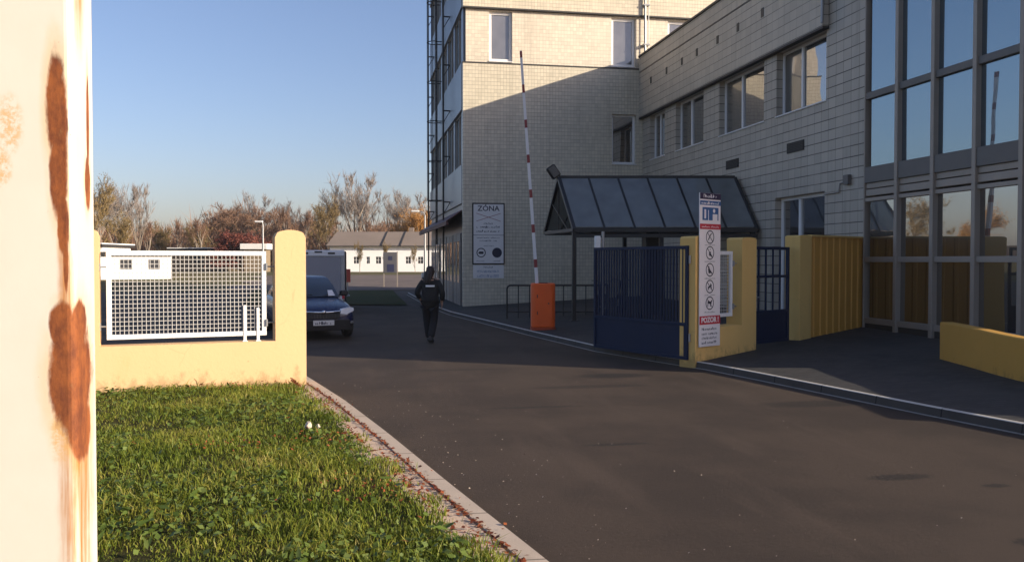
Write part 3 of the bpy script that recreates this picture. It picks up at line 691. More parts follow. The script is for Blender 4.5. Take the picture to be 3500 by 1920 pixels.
# ------------------------------------------------------------------ rusty post in the foreground
c10, s10 = math.cos(R(10.47)), math.sin(R(10.47))
def W(px, d):
    """point on the picture column px (of a 2576-wide view) at distance d ahead of the camera"""
    x = (px - 1288) / 2164 * d; return (x * c10 + d * s10, -x * s10 + d * c10)
nx_, ny_ = W(188, 1.25)
post = thing('gate_post', 'cream painted square steel post with large rust patches in the near foreground', 'post', (nx_, ny_, 0), R(-.9))
w = MB(); w.box(-.24, 0, 0, .10, .02, 3.3); w.build('post_tube', M['rust'], post, .011, 4)
w = MB(); w.box(-.27, .03, -.03, .13, .02, .085); w.build('base_plate', M['galv'], post, .004, 1)
w = MB(); w.box(-.245, .005, -.005, .105, 3.301, 3.33); w.build('cap', M['white_metal'], post, .005, 1)

# ------------------------------------------------------------------ yellow gateway walls with white mesh panels
def round_top(x0, x1, z0, z1, rise=.05, r=.06):
    pts = [(x0, z0), (x1, z0), (x1, z1 - r - rise)]
    n_ = 14
    for i in range(n_ + 1):
        t = i / n_; x = x1 - (x1 - x0) * t; e = min(t, 1 - t) * (x1 - x0)
        z = z1 - rise * (2 * t - 1) ** 2
        if e < r: z -= r - math.sqrt(max(0, r * r - (r - e) ** 2))
        pts.append((x, z))
    pts.append((x0, z1 - r - rise)); return pts
XZ = lambda y: Matrix(((1, 0, 0, 0), (0, 0, 1, y), (0, 1, 0, 0), (0, 0, 0, 1)))    # outline x,z extruded along +y
def gateway(label, loc, rz, pillars, hbase, hp, panel, mat, straps, rounded):
    t = thing('gateway_wall', label, 'wall', loc, rz, 'yellow gateway walls')
    th = .33
    for a, b in pillars:
        w = MB(); w.prism(round_top(a, b, -.15, hp) if rounded else round_top(a, b, -.15, hp, .02, .025), XZ(0), th); w.build('pillar', mat, t)
    w = MB(); w.box(pillars[0][1], pillars[1][0], .0004, th - .003, -.15, hbase); w.build('wall_base', mat, t)
    x0, x1, z0, z1 = panel; y = .10; fb = .065
    p = MB(); p.box(x0, x1, y, y + .04, z1 - fb, z1); p.box(x0, x1, y, y + .04, z0, z0 + fb); p.box(x0, x0 + fb, y + .001, y + .039, z0 + fb, z1 - fb); p.box(x1 - fb, x1, y + .001, y + .039, z0 + fb, z1 - fb)
    pan = p.build('mesh_panel', M['white_metal'], t, .004, 1)
    ms = MB(); n_ = max(4, round((x1 - x0) / .055)); k_ = round((z1 - z0) / .060)
    for i in range(1, n_): x = x0 + (x1 - x0) * i / n_; ms.box(x - .004, x + .004, y + .013, y + .017, z0 + fb * .5, z1 - fb * .5)
    for i in range(1, k_): z = z0 + (z1 - z0) * i / k_; ms.box(x0 + fb * .5, x1 - fb * .5, y + .018, y + .022, z - .004, z + .004)
    ms.build('wire_mesh', M['mesh_white'], pan)
    for z in (z0 + .18, z1 - .22):
        for a, b in ((pillars[0][1], x0), (x1, pillars[1][0])):
            bb = MB(); bb.tube((a, y + .02, z), (b, y + .02, z), .012, n=6); bb.box(a - .01 if a < b else a, a + .012, y - .03, y + .07, z - .05, z + .05); bb.build('bracket', M['galv'], t)
    for sx, top in straps:
        bb = MB(); bb.box(sx - .02, sx + .02, y - .012, y - .002, hbase, top); bb.box(sx - .035, sx + .035, y - .05, y - .002, hbase + .001, hbase + .012); bb.build('support_strap', M['white_metal'], t, .002, 1)
    return t
LD = (math.cos(R(11.5)), math.sin(R(11.5)))
LLEN = 3.13
lo = (-.67 - LLEN * LD[0], 12.75 - LLEN * LD[1], 0)
gateway('sunlit pale yellow wall with rounded pillar and wide white mesh panel above the lawn', lo, R(11.5), [(0, .43), (LLEN - .43, LLEN)], .706, 2.29, (LLEN - 2.62, LLEN - .54, .785, 1.985), M['yellow'], [(LLEN - .84, 1.22), (LLEN - .66, 1.18)], True)
RZ = 30.8
gateway('short shaded yellow wall between the navy gates, carrying the tall prohibition sign', (5.78, 13.95, 0), R(RZ), [(0, .43), (1.39, 1.86)], .68, 2.28, (.50, 1.25, .84, 2.02), M['yellow_shaded'], [], False)
gp = thing('hinge_post', 'slim grey steel hinge post behind the sunlit yellow pillar', 'post', (-.735, 13.13, 0))
w = MB(); w.box(-.045, .045, -.045, .045, 0, 2.2); w.build('post_tube', M['galv'], gp, .006, 2)
for z in (.5, 1.9):
    w = MB(); w.tube((.0, -.06, z), (.0, -.06, z + .12), .018); w.build('hinge', M['dark_frame'], gp)

# ------------------------------------------------------------------ navy gates and ochre sheet fence
def gate(name, label, loc, rz, ln, z0, zs, z1, pitch, rails=()):
    t = thing(name, label, 'gate', loc, rz, 'navy blue steel gates')
    w = MB()
    w.box(0, .06, -.03, .03, z0, z1); w.box(ln - .06, ln, -.03, .03, z0, z1); w.box(.06, ln - .06, -.028, .028, z1 - .06, z1 - .001); w.box(.06, ln - .06, -.028, .028, zs - .025, zs + .035); w.box(.06, ln - .06, -.028, .028, z0 + .001, z0 + .06)
    for z in rails: w.box(.06, ln - .06, -.027, .027, z, z + .05)
    w.build('frame', M['navy'], t, .004, 1)
    n_ = int((ln - .12) / pitch)
    for i in range(1, n_):
        x = .06 + (ln - .12) * i / n_; b = MB(); b.box(x - .019, x + .019, -.012, .012, zs + .035, z1 - .06); b.build('bar', M['navy'], t)
    w = MB(); w.box(.06, ln - .06, -.006, .006, z0 + .06, zs - .025)
    w.build('sheet_panel', M['navy'], t)
    return t
gt = gate('vehicle_gate', 'wide open navy blue gate leaf with solid lower panel and vertical bars', (5.70, 14.06, 0), R(111.4), 2.66, .13, .74, 2.11, .078)
for z in (.45, 1.8):
    w = MB(); w.tube((-.03, 0, z), (-.03, 0, z + .14), .02); w.build('hinge', M['galv'], gt)
def along(s, y=0): a = R(RZ); return (5.78 + s * math.cos(a) - y * math.sin(a), 13.95 + s * math.sin(a) + y * math.cos(a))
q = along(1.93, .2)
pg = gate('pedestrian_gate', 'narrow navy blue pedestrian gate between the yellow pillars', (q[0], q[1], 0), R(RZ), 1.36, .26, .86, 2.12, .24, (1.52,))
w = MB(); w.box(.07, .10, -.06, .05, 1.1, 1.22); w.tube((.085, -.06, 1.16), (.085, -.10, 1.16), .012); w.tube((.085, -.10, 1.16), (.20, -.10, 1.16), .011); w.build('handle', M['galv'], pg)
q = along(3.38)
sf = thing('sheet_fence', 'ochre corrugated sheet fence with a yellow end pillar beside the glazed corner', 'fence', (q[0], q[1], 0), R(RZ))
w = MB(); w.prism(round_top(0, .44, 0, 2.36, .01, .02), XZ(0), .33); w.build('pillar', M['yellow_shaded'], sf, .015, 2)
w = MB(); prof = []; x = .441
while x < 2.62:
    prof += [(x, .05), (x + .15, .05), (x + .175, .03), (x + .235, .03), (x + .26, .05)]; x += .26
vs = [(px_, py_, z) for z in (.12, 2.33) for px_, py_ in prof]; n_ = len(prof)
w.add(vs, [(i, i + 1, n_ + i + 1, n_ + i) for i in range(n_ - 1)])
vs2 = [(px_, py_ + .012, z) for z in (.12, 2.33) for px_, py_ in prof]; w.add(vs2, [(i + 1, i, n_ + i, n_ + i + 1) for i in range(n_ - 1)]); w.build('sheet', M['ochre_sheet'], sf)
w = MB(); w.box(.441, 2.62, .0, .10, 2.331, 2.37); w.build('top_rail', M['yellow_shaded'], sf, .005, 1)

# ------------------------------------------------------------------ signs
def greek(T, parent, x0, x1, y, h, mat, name='text_line', words=4):
    """a line of lettering too small to read in the photograph"""
    m = MB(); tot = x1 - x0; cuts = sorted(rnd.uniform(.1, .9) for _ in range(words - 1)); e = [0] + cuts + [1]
    for a, b in zip(e[:-1], e[1:]):
        a_ = x0 + tot * a; b_ = x0 + tot * b - h * .5
        x = a_
        while x < b_:
            wd = h * rnd.uniform(.3, .6); hh = h * rnd.choice([.62, .62, .62, .95])
            if x + wd > b_ + h * .2: break
            m.box(x, x + wd * .35, y - h / 2, y - h / 2 + hh, 0, .0015, 0, T)
            m.box(x + wd * .35, x + wd, y - h / 2 + rnd.choice([0, hh * .4, hh * .75]), y - h / 2 + hh * rnd.choice([.2, .6, 1.0]), 0, .0012, 0, T)
            x += wd + h * .18
    if m.v: m.build(name, mat, parent)
def ring(m, T, cx, cy, r, t, n=32, a0=0, a1=2 * math.pi):
    vs = []; full = a1 - a0 > 6.2
    for i in range(n + (0 if full else 1)):
        a = a0 + (a1 - a0) * i / n
        for rr in (r, r - t): vs.append(T @ Vector((cx + rr * math.cos(a), cy + rr * math.sin(a), .0018)))
    k = len(vs) // 2
    m.add(vs, [(2 * i, 2 * ((i + 1) % k), 2 * ((i + 1) % k) + 1, 2 * i + 1) for i in range(k if full else k - 1)])
def disc(m, T, cx, cy, r, n=32, z=.0015, sy=1): m.add([T @ Vector((cx + r * math.cos(2 * math.pi * i / n), cy + sy * r * math.sin(2 * math.pi * i / n), z)) for i in range(n)], [tuple(range(n))])
def stroke(m, T, a, b, w_, z=.0014):
    a = Vector((*a, 0)); b = Vector((*b, 0)); d = (b - a).normalized(); nr = Vector((-d.y, d.x, 0)) * w_ / 2; e = Vector((0, 0, z))
    m.add([T @ (a + nr + e), T @ (a - nr + e), T @ (b - nr + e), T @ (b + nr + e)], [(0, 1, 2, 3)])

q = along(.06, -.045)
sg = thing('prohibition_sign', 'tall narrow white sign with five crossed out pictograms and red bands on the yellow pillar', 'sign', (q[0], q[1], 0), R(RZ))
SW, S0, S1 = .60, .36, 3.02
w = MB(); w.box(0, SW, 0, .022, S0, S1); w.build('board', M['sign_white'], sg, .004, 1)
w = MB(); w.box(.1, .5, .0225, .042, .6, .66); w.box(.1, .5, .0225, .042, 1.9, 1.96); w.build('bracket', M['galv'], sg)
TS = Matrix(((1, 0, 0, 0), (0, 0, -1, -.001), (0, 1, 0, 0), (0, 0, 0, 1)))          # x, z on the board, normal towards -y
def sy_(p): return S1 - (p - 60) / 1265 * (S1 - S0)                                 # height of a mark on the board
def patch(nm, mat, a, b, x0=0.0, x1=SW, lift=0.0): 
    m = MB(); m.box(x0, x1, sy_(b), sy_(a), 0, .002 + lift, 0, TS); return m.build(nm, mat, sg)
patch('header_panel', M['ink_purple'], 61, 112, .001, SW - .001); patch('header_band', M['ink_blue'], 124, 160, .001, SW - .001)
T2 = TS @ Matrix.Translation((0, 0, .0022))
greek(T2, sg, .10, .52, sy_(84), .062, M['sign_white'], words=2); greek(T2, sg, .04, .56, sy_(142), .045, M['sign_white'], words=3)
patch('picture', M['ink_blue'], 178, 284, .07, .53)
m = MB(); m.box(.36, .50, sy_(284), sy_(232), .0022, .003, 0, TS); m.box(.12, .17, sy_(270), sy_(195), .0022, .003, 0, TS); m.box(.23, .25, sy_(284), sy_(200), .0022, .003, 0, TS); disc(m, T2, .40, sy_(205), .035); m.build('picture_detail', M['sign_white'], sg)
patch('red_band', M['ink_red'], 314, 358, .001, SW - .001); greek(T2, sg, .05, .55, sy_(336), .035, M['sign_white'], words=4)
figs = [[((-.05, -.05), (.02, .05), .022), ((.02, .05), (.06, .06), .015)], [((0, .02), (0, -.05), .05), ((0, -.02), (.045, -.07), .02), ((0, .06), (.01, .06), .035)],
        [((-.03, .03), (-.01, -.06), .05), ((-.01, -.02), (.05, -.06), .025), ((-.05, .05), (-.02, .05), .03)], [((-.05, -.03), (.05, .03), .03), ((.02, .05), (.05, -.04), .02), ((-.04, .0), (-.05, -.06), .02)],
        [((-.06, .02), (.05, .0), .045), ((.05, .02), (.06, .05), .03), ((-.05, 0), (-.06, -.06), .018), ((.03, 0), (.02, -.06), .018)]]
for yc, f in zip((422, 552, 692, 830, 967), figs):
    cy = sy_(yc); cx = .29
    m = MB(); ring(m, TS, cx, cy, .118, .018); stroke(m, TS, (cx - .078, cy + .078), (cx + .078, cy - .078), .014, .0019); pc = m.build('pictogram', M['ink'], sg)
    m = MB(); [stroke(m, TS, (cx + a[0], cy + a[1]), (cx + b[0], cy + b[1]), t_, .0010 + .0002 * i) for i, (a, b, t_) in enumerate(f)]; m.build('figure', M['ink'], pc)
for yl in (486, 622, 762, 900, 1040): greek(TS, sg, .14, .46, sy_(yl), .022, M['galv'], 'caption', 3)
patch('red_band', M['ink_red'], 1072, 1142, .001, SW - .001)
text('POZOR !', .125, TS @ Matrix.Translation((SW / 2, sy_(1107), .0025)), M['sign_white'], 'lettering', sg, 1.02, .0015, .005)
for yl in (1178, 1216, 1252, 1290): greek(TS, sg, .07, .53, sy_(yl), .05, M['ink'], 'text_line', 2)

wsg = thing('wall_sign', 'framed pale notice board headed ZÓNA on the cream tiled wall', 'sign', (4.40, TY - .03, 0))
w = MB(); w.box(0, 1.16, 0, .028, 1.75, 3.96); w.build('board', M['sign_grey'], wsg)
w = MB(); w.box(-.03, 1.19, -.015, .028, 3.955, 4.0); w.box(-.03, 1.19, -.015, .028, 1.71, 1.755); w.box(-.03, .012, -.014, .027, 1.755, 3.955); w.box(1.148, 1.19, -.014, .027, 1.755, 3.955); w.build('frame', M['dark_frame'], wsg, .006, 1)
T3 = TS
def wy(p): return 3.96 - (p - 180) / 860 * 2.21
text('ZÓNA', .27, T3 @ Matrix.Translation((.58, wy(248), 0)), M['ink'], 'lettering', wsg, 1.05, .0015, .004)
m = MB(); stroke(m, T3, (.12, wy(315)), (.58, wy(372)), .02); stroke(m, T3, (.58, wy(372)), (1.04, wy(315)), .02); stroke(m, T3, (.12, wy(430)), (.58, wy(372)), .02, .0018); stroke(m, T3, (.58, wy(372)), (1.04, wy(430)), .02, .0019); m.build('red_cross', m_paint('faded_red', (.35, .16, .15), .6), wsg)
greek(T3, wsg, .4, .78, wy(462), .075, M['ink'], words=1)
for y_ in (512, 572): greek(T3, wsg, .13, 1.05, wy(y_), .085, M['ink'], words=4)
m = MB(); m.box(.012, 1.148, wy(634), wy(628), 0, .0015, 0, T3); m.build('divider', M['ink'], wsg)
greek(T3, wsg, .14, 1.04, wy(668), .05, M['ink'], words=5); greek(T3, wsg, .25, .92, wy(708), .07, M['ink'], words=3); greek(T3, wsg, .4, .8, wy(785), .04, M['ink'], words=2)
m = MB(); ring(m, T3, .30, wy(885), .175, .035); m.box(.23, .39, wy(905), wy(868), 0, .0016, 0, T3); m.box(.20, .26, wy(898), wy(878), 0, .0013, 0, T3); m.build('pictogram', M['ink'], wsg)
m = MB(); disc(m, T3, .90, wy(885), .185); m.build('pictogram', m_paint('sign_navy', (.012, .016, .045), .5), wsg)
greek(T3, wsg, .75, 1.05, wy(1005), .04, M['ink'], words=2); greek(T3, wsg, .12, .45, wy(1005), .04, M['ink'], words=2)
pl = thing('notice_plate', 'smaller pale plate with lines of blue print under the framed notice board', 'sign', (4.40, TY - .02, 0))
w = MB(); w.box(0, 1.16, 0, .018, 1.19, 1.69); w.build('board', M['sign_grey'], pl, .003, 1)
greek(TS, pl, .40, .76, 1.61, .07, M['ink'], words=1)
for z_ in (1.48, 1.43, 1.31, 1.26): greek(TS, pl, .15, 1.0, z_, .045, M['ink_blue'], words=5)

# ------------------------------------------------------------------ glazed bicycle shelter
sh = thing('bicycle_shelter', 'dark steel bicycle shelter with pitched glazed roof against the grey wing', 'shelter', (5.97, 22.9, 0))
B = Vector((5.97, 22.9, 0)); V = lambda x, y, z: Vector((x, y, z)) - B
FL, FR, RL, RR, BL, BR = V(5.97, 22.9, 2.69), V(10.88, 21.95, 2.69), V(5.87, 24.3, 4.24), V(10.86, 23.35, 4.24), V(5.78, 25.75, 2.69), V(10.84, 24.85, 2.69)
w = MB()
for a, b in ((FL, FR), (BL, BR), (RL, RR)): w.bar(a, b, .11, .13)
for a, b in ((FL, RL), (FR, RR), (BL, RL), (BR, RR)): w.bar(a, b, .10, .10)
w.bar(FL, BL, .09, .10); w.bar(FR, BR, .09, .10)
lw_ = lambda a, b, t: a.lerp(b, t)
w.bar(FL + Vector((0, -.03, -.16)), FR + Vector((0, -.03, -.16)), .05, .10)
w.build('roof_frame', M['dark_frame'], sh, .008, 1)
for i in range(1, 6):
    t = i / 6
    w = MB(); w.bar(lw_(FL, FR, t), lw_(RL, RR, t), .06, .08); w.bar(lw_(BL, BR, t), lw_(RL, RR, t), .06, .08); w.build('rafter', M['dark_frame'], sh)
for i in (1, 3, 5):
    t = i / 6
    w = MB(); w.bar(lw_(FL, FR, t) * .0 + lw_(lw_(BL, BR, t), lw_(FL, FR, t), .5), lw_(RL, RR, t), .04, .04); w.bar(lw_(FL, FR, t), lw_(BL, BR, t), .05, .06)
    w.bar(lw_(BL, BR, t - .08), lw_(RL, RR, t), .035, .035); w.build('truss', M['dark_frame'], sh)
w = MB(); w.bar(lw_(FL, BL, .5), RL, .04, .04); w.bar(lw_(FL, BL, .18), lw_(RL, BL, .45), .03, .03); w.build('gable_brace', M['dark_frame'], sh)
up = Vector((0, 0, .045))
for i in range(6):
    t0, t1 = (i + .04) / 6, (i + .96) / 6
    for A, Bb, nm in ((FL, FR, 'pane'), (BL, BR, 'pane')):
        lo_ = lambda t: lw_(lw_(A, Bb, t), lw_(RL, RR, t), .03) + up; hi_ = lambda t: lw_(lw_(A, Bb, t), lw_(RL, RR, t), .965) + up
        w = MB(); ps = [lo_(t0), lo_(t1), hi_(t1), hi_(t0)]; w.add(ps + [p + Vector((0, 0, -.012)) for p in ps], [(0, 1, 2, 3), (7, 6, 5, 4), (0, 4, 5, 1), (1, 5, 6, 2), (2, 6, 7, 3), (3, 7, 4, 0)]); w.build(nm, M['glass_roof'], sh)
for p in (FL, FR, BR, lw_(FL, FR, .5), lw_(BL, BR, .5)):
    x, y = p.x + (.0 if p.x < 2 else -.12), p.y + .03
    w = MB(); zb = zf(x + B.x, y + B.y); w.box(x - .055, x + .055, y - .055, y + .055, zb, 2.63); w.box(x - .11, x + .11, y - .11, y + .11, zb + .001, zb + .015); w.build('post', M['dark_frame'], sh, .006, 1)
fl_ = thing('floodlight', 'small dark floodlight on the left peak of the bicycle shelter', 'lamp', (5.78, 24.1, 4.22))
w = MB(); Tm = Matrix.Rotation(R(-35), 4, 'Y'); w.box(-.14, .14, -.10, .10, .02, .40, 0, Tm); w.build('housing', M['black'], fl_, .05, 3)
w = MB(); w.box(-.10, .10, -.107, -.101, .06, .36, 0, Tm); w.build('lens', M['dark_window'], fl_)
w = MB(); w.bar((0, 0, -.06), (-.02, 0, .06), .04, .04); w.build('bracket', M['dark_frame'], fl_)
cb = thing('cabinet', 'dark upright cabinet under the bicycle shelter behind the navy gate', 'cabinet', (8.35, 23.3, zf(8.35, 23.3)))
w = MB(); w.box(-.25, .25, -.2, .2, 0, 2.35); w.build('body', M['dark_frame'], cb, .02, 2); w = MB(); w.box(-.2, .2, -.212, -.202, .15, 2.2); w.build('door', M['black'], cb, .004, 1)
lpx = thing('slim_pole', 'slim pale steel pole with a small white box behind the end of the navy gate', 'pole', (*W(1517, 19.2), 0))
zz = zf(lpx.location.x, lpx.location.y)
w = MB(); w.tube((0, 0, zz - .02), (0, 0, 2.50), .035, n=12); w.build('pole_tube', M['galv'], lpx)
w = MB(); w.box(-.19, -.07, -.05, .05, 2.08, 2.40); w.build('box', M['white_metal'], lpx, .01, 2)
w = MB(); w.bar((-.08, 0, 2.3), (-.03, 0, 2.3), .03, .03); w.build('bracket', M['galv'], lpx)
# bicycles in the shelter
def bicycle():
    t = thing('bicycle', 'dark bicycle parked in the shelter, leftmost of three behind the gate bars', 'bicycle', (0, 0, 0), 0, 'bicycles in the shelter')
    for x in (-.52, .52):
        w = MB(); R_ = .33; 
        pts = [(x + R_ * math.cos(a), 0, .34 + R_ * math.sin(a)) for a in [2 * math.pi * i / 28 for i in range(29)]]; w.path(pts, .018, 6); wh = w.build('wheel', M['rubber'], t)
        w = MB(); [w.tube((x, 0, .34), (x + .31 * math.cos(a), 0, .34 + .31 * math.sin(a)), .002, n=3) for a in [2 * math.pi * i / 16 for i in range(16)]]; w.tube((x, -.04, .34), (x, .04, .34), .02); w.build('spokes', M['chrome'], wh)
    w = MB(); bb_, st, hd, hd2 = (-.08, 0, .30), (-.22, 0, .78), (.36, 0, .84), (.40, 0, .70)
    for a, b in ((bb_, st), (st, hd), (bb_, hd2), ((-.52, 0, .34), bb_), ((-.52, 0, .34), st), (hd, (.52, 0, .34)), (hd, (.345, 0, .98))): w.tube(a, b, .017, n=8)
    w.build('frame', M['navy'], t)
    w = MB(); w.path([(.30, -.27, 1.02), (.36, -.16, 1.03), (.345, 0, .99), (.36, .16, 1.03), (.30, .27, 1.02)], .013, 6); w.build('handlebar', M['chrome'], t)
    w = MB(); w.tube(st, (-.25, 0, .92), .014); w.prism([(-.38, -.07), (-.38, .07), (-.25, .05), (-.1, .018), (-.1, -.018), (-.25, -.05)], Matrix.Translation((0, 0, .92)), .05); w.build('saddle', M['black'], t, .015, 2)
    w = MB(); w.tube((-.08, -.09, .30), (-.08, .09, .30), .02); w.box(-.1, -.06, -.1, -.085, .12, .3); w.box(-.1, -.06, .085, .1, .3, .48); w.build('pedals', M['galv'], t)
    return t
bk0 = bicycle()
for i, (x, y, a) in enumerate([(6.9, 23.5, 62), (7.5, 23.6, 58), (9.3, 22.7, 66)]):
    b_ = bk0 if i == 0 else copy_tree(bk0)
    b_.location = (x, y, zf(x, y)); b_.rotation_euler = (R(3), 0, R(a + 20))
    b_['label'] = ['dark bicycle parked in the shelter, leftmost of three behind the gate bars', 'dark bicycle in the shelter beside the tall cabinet, middle of three', 'dark bicycle in the shelter behind the gate hinge, rightmost of three'][i]

# ------------------------------------------------------------------ barrier and railing
ba = thing('barrier', 'orange barrier cabinet with a raised white boom banded in red', 'barrier', (4.72, 21.25, zf(4.72, 21.25)), R(-8))
hw = .30
def rrect(h, r, n=6):
    pts = []
    for cx, cy, a0 in ((h - r, h - r, 0), (-h + r, h - r, 90), (-h + r, -h + r, 180), (h - r, -h + r, 270)):
        for i in range(n + 1): a = R(a0 + 90 * i / n); pts.append((cx + r * math.cos(a), cy + r * math.sin(a)))
    return pts
w = MB(); w.prism(rrect(hw, .16), Matrix.Translation((0, 0, .06)), 1.10); w.build('cabinet', M['orange'], ba, .025, 3)
w = MB(); w.prism(rrect(hw + .012, .17), Matrix.Translation((0, 0, -.06)), .119); w.build('base', m_paint('barrier_base', (.42, .06, .012), .6), ba, .008, 1)
w = MB(); w.box(-.16, .12, -.05, .05, 1.161, 1.175); w.build('slot', M['black'], ba)
w = MB(); w.prism(rrect(.2, .03), frame_T((0, -hw - .001, .62), (1, 0, 0), (0, -1, 0)) @ Matrix.Diagonal((1, 1.8, 1, 1)), .006); dr_ = w.build('door', M['orange'], ba, .002, 1)
w = MB(); w.tube((.12, -hw - .008, .66), (.12, -hw - .02, .66), .018, n=10); w.box(-.17, -.15, -hw - .012, -hw - .007, .38, .46); w.box(-.17, -.15, -hw - .012, -hw - .007, .80, .88); w.build('lock', M['dark_frame'], dr_)
p0 = Vector((-.135, 0, .95)); p1 = Vector((-.56, 0, 6.98)); dv = (p1 - p0)
bq = dv.to_track_quat('Z', 'Y')
def bseg(t0, t1, k=1.0, nm='boom', mt='white_paint', par=ba):
    m = MB(); vs = []
    for t in (t0, t1):
        w0 = (.130 - .04 * t) * k / 2
        vs += [p0 + dv * t + bq @ Vector((i * w0, j * w0 * .6, 0)) for j in (-1, 1) for i in (-1, 1)]
    m.add(vs, [(0, 2, 3, 1), (4, 5, 7, 6), (0, 1, 5, 4), (1, 3, 7, 5), (3, 2, 6, 7), (2, 0, 4, 6)]); return m.build(nm, M[mt], par)
boom = bseg(0, 1)
for z in [1.66 + .875 * i for i in range(7)]:
    t = (z - p0.z) / dv.z; bseg(t - .017, min(.998, t + .017), 1.05, 'red_band', 'red_paint', boom)
ra = thing('railing', 'dark tubular railing between the orange barrier and the shelter', 'railing', (4.47, 25.0, 0), math.atan2(-.42, 2.6))
zb = zf(4.47, 25)
w = MB(); pts = [(0, 0, zb), (0, 0, 1.02)] + [(.1 - .1 * math.cos(a), 0, 1.02 + .1 * math.sin(a)) for a in (R(30), R(60), R(90))] + [(3.0, 0, 1.12)]
w.path(pts, .026, 8); w.tube((3.0, 0, zb), (3.0, 0, 1.12), .026); w.tube((0, 0, zb + .2), (3.0, 0, zb + .2), .02); w.build('frame', M['dark_frame'], ra)
for i in range(1, 9):
    w = MB(); w.tube((i / 3, 0, zb), (i / 3, 0, 1.11), .016); w.build('upright', M['dark_frame'], ra)

# ------------------------------------------------------------------ person walking away
def skin_obj(name, nodes, edges, mat, parent, root=0, sub=2):
    me = bpy.data.meshes.new(name); me.from_pydata([n_[0] for n_ in nodes], edges, []); me.update()
    o = bpy.data.objects.new(name, me); col.objects.link(o); o.parent = parent
    o.modifiers.new('skin', 'SKIN'); sv = me.skin_vertices[0].data
    for i, n_ in enumerate(nodes):
        r = n_[1]; sv[i].radius = r if isinstance(r, tuple) else (r, r); sv[i].use_root = (i == root)
    s = o.modifiers.new('subsurf', 'SUBSURF'); s.levels = sub; s.render_levels = sub
    dg = bpy.context.evaluated_depsgraph_get(); m2 = bpy.data.meshes.new_from_object(o.evaluated_get(dg))
    o.modifiers.clear(); o.data = m2; bpy.data.meshes.remove(me); m2.name = name; m2.materials.clear(); m2.materials.append(mat)
    for p in m2.polygons: p.use_smooth = True
    return o
pe = thing('person', 'person in dark clothes with a white reflective back strip, walking away along the shaded road', 'person', (1.71, 19.4, 0), R(-13))
J = dict(pel=(0, 0, .93), sp=(0, .0, 1.10), ch=(0, .015, 1.30), nb=(0, .01, 1.43), nk=(0, .02, 1.49), hd=(0, .03, 1.57), ht=(0, .02, 1.655),
         hl=(-.09, 0, .87), kl=(-.085, .10, .48), al=(-.035, .10, .10), hr=(.09, 0, .87), kr=(.075, .04, .48), ar=(.03, -.18, .13),
         sl=(-.175, .01, 1.385), el=(-.29, -.06, 1.14), wl=(-.235, .13, .98), sr=(.175, .01, 1.385), er=(.275, -.05, 1.12), wr=(.245, .11, .93))
nodes = [(J['pel'], (.15, .11)), (J['sp'], (.135, .10)), (J['ch'], (.165, .115)), (J['nb'], (.09, .075)), (J['nk'], .055), (J['hd'], (.076, .09)), (J['ht'], (.066, .08)),
         (J['hl'], .095), (J['kl'], .062), (J['al'], .042), (J['hr'], .095), (J['kr'], .062), (J['ar'], .042),
         (J['sl'], .065), (J['el'], .046), (J['wl'], .03), (J['sr'], .065), (J['er'], .046), (J['wr'], .03),
         ((-.04, .17, .07), (.04, .03)), ((-.04, .24, .045), (.038, .022)), ((.035, -.10, .07), (.04, .03)), ((.04, -.04, .035), (.038, .022))]
edges = [(0, 1), (1, 2), (2, 3), (3, 4), (4, 5), (5, 6), (0, 7), (7, 8), (8, 9), (0, 10), (10, 11), (11, 12), (2, 13), (13, 14), (14, 15), (2, 16), (16, 17), (17, 18), (9, 19), (19, 20), (12, 21), (21, 22)]
nodes.append(((0, .125, 1.56), (.015, .02))); edges.append((5, len(nodes) - 1))            # nose
for sx in (-1, 1): nodes.append(((sx * .085, .02, 1.57), (.012, .022))); edges.append((5, len(nodes) - 1))
for wi, sx in ((15, -1), (18, 1)):                                                       # palm, four fingers, thumb
    wv = Vector(nodes[wi][0]); dd = Vector((0, .55, -.83)) if sx < 0 else Vector((.05, .12, -.99)); dd.normalize()
    pi_ = len(nodes); nodes.append((tuple(wv + dd * .07), (.02, .038))); edges.append((wi, pi_))
    for k_, ln in enumerate((.062, .072, .07, .056)):
        off = Vector((0, (k_ - 1.5) * .021, 0)); a = len(nodes)
        nodes.append((tuple(wv + dd * .105 + off), .009)); nodes.append((tuple(wv + dd * (.105 + ln * .6) + off + Vector((-sx * .008, 0, 0))), .0085)); nodes.append((tuple(wv + dd * (.105 + ln) + off + Vector((-sx * .024, 0, 0))), .0075))
        edges += [(pi_, a), (a, a + 1), (a + 1, a + 2)]
    a = len(nodes); nodes.append((tuple(wv + dd * .05 + Vector((-sx * .012, .04, 0))), .010)); nodes.append((tuple(wv + dd * .095 + Vector((-sx * .02, .058, 0))), .009)); edges += [(wi, a), (a, a + 1)]
skin_obj('body', nodes, edges, M['skin'], pe)
jn = [((0, 0, .76), (.215, .155)), ((0, 0, .95), (.215, .155)), ((0, .0, 1.12), (.21, .15)), ((0, .01, 1.30), (.22, .155)), ((0, .005, 1.40), (.15, .115)), ((0, .01, 1.465), (.078, .075)),
      ((-.185, .005, 1.375), (.085, .085)), ((-.30, -.065, 1.13), .072), ((-.25, .10, 1.0), .055), ((.185, .005, 1.375), (.085, .085)), ((.285, -.055, 1.11), .072), ((.26, .085, .95), .055)]
je = [(0, 1), (1, 2), (2, 3), (3, 4), (4, 5), (3, 6), (6, 7), (7, 8), (3, 9), (9, 10), (10, 11)]
jk = skin_obj('jacket', jn, je, M['jacket'], pe, 2)
tn = [((0, 0, .90), (.17, .13)), ((-.09, .01, .80), (.125, .115)), ((-.085, .10, .48), (.10, .095)), ((-.045, .10, .09), (.072, .08)), ((.09, .01, .80), (.125, .115)), ((.075, .04, .48), (.10, .095)), ((.035, -.175, .12), (.072, .08))]
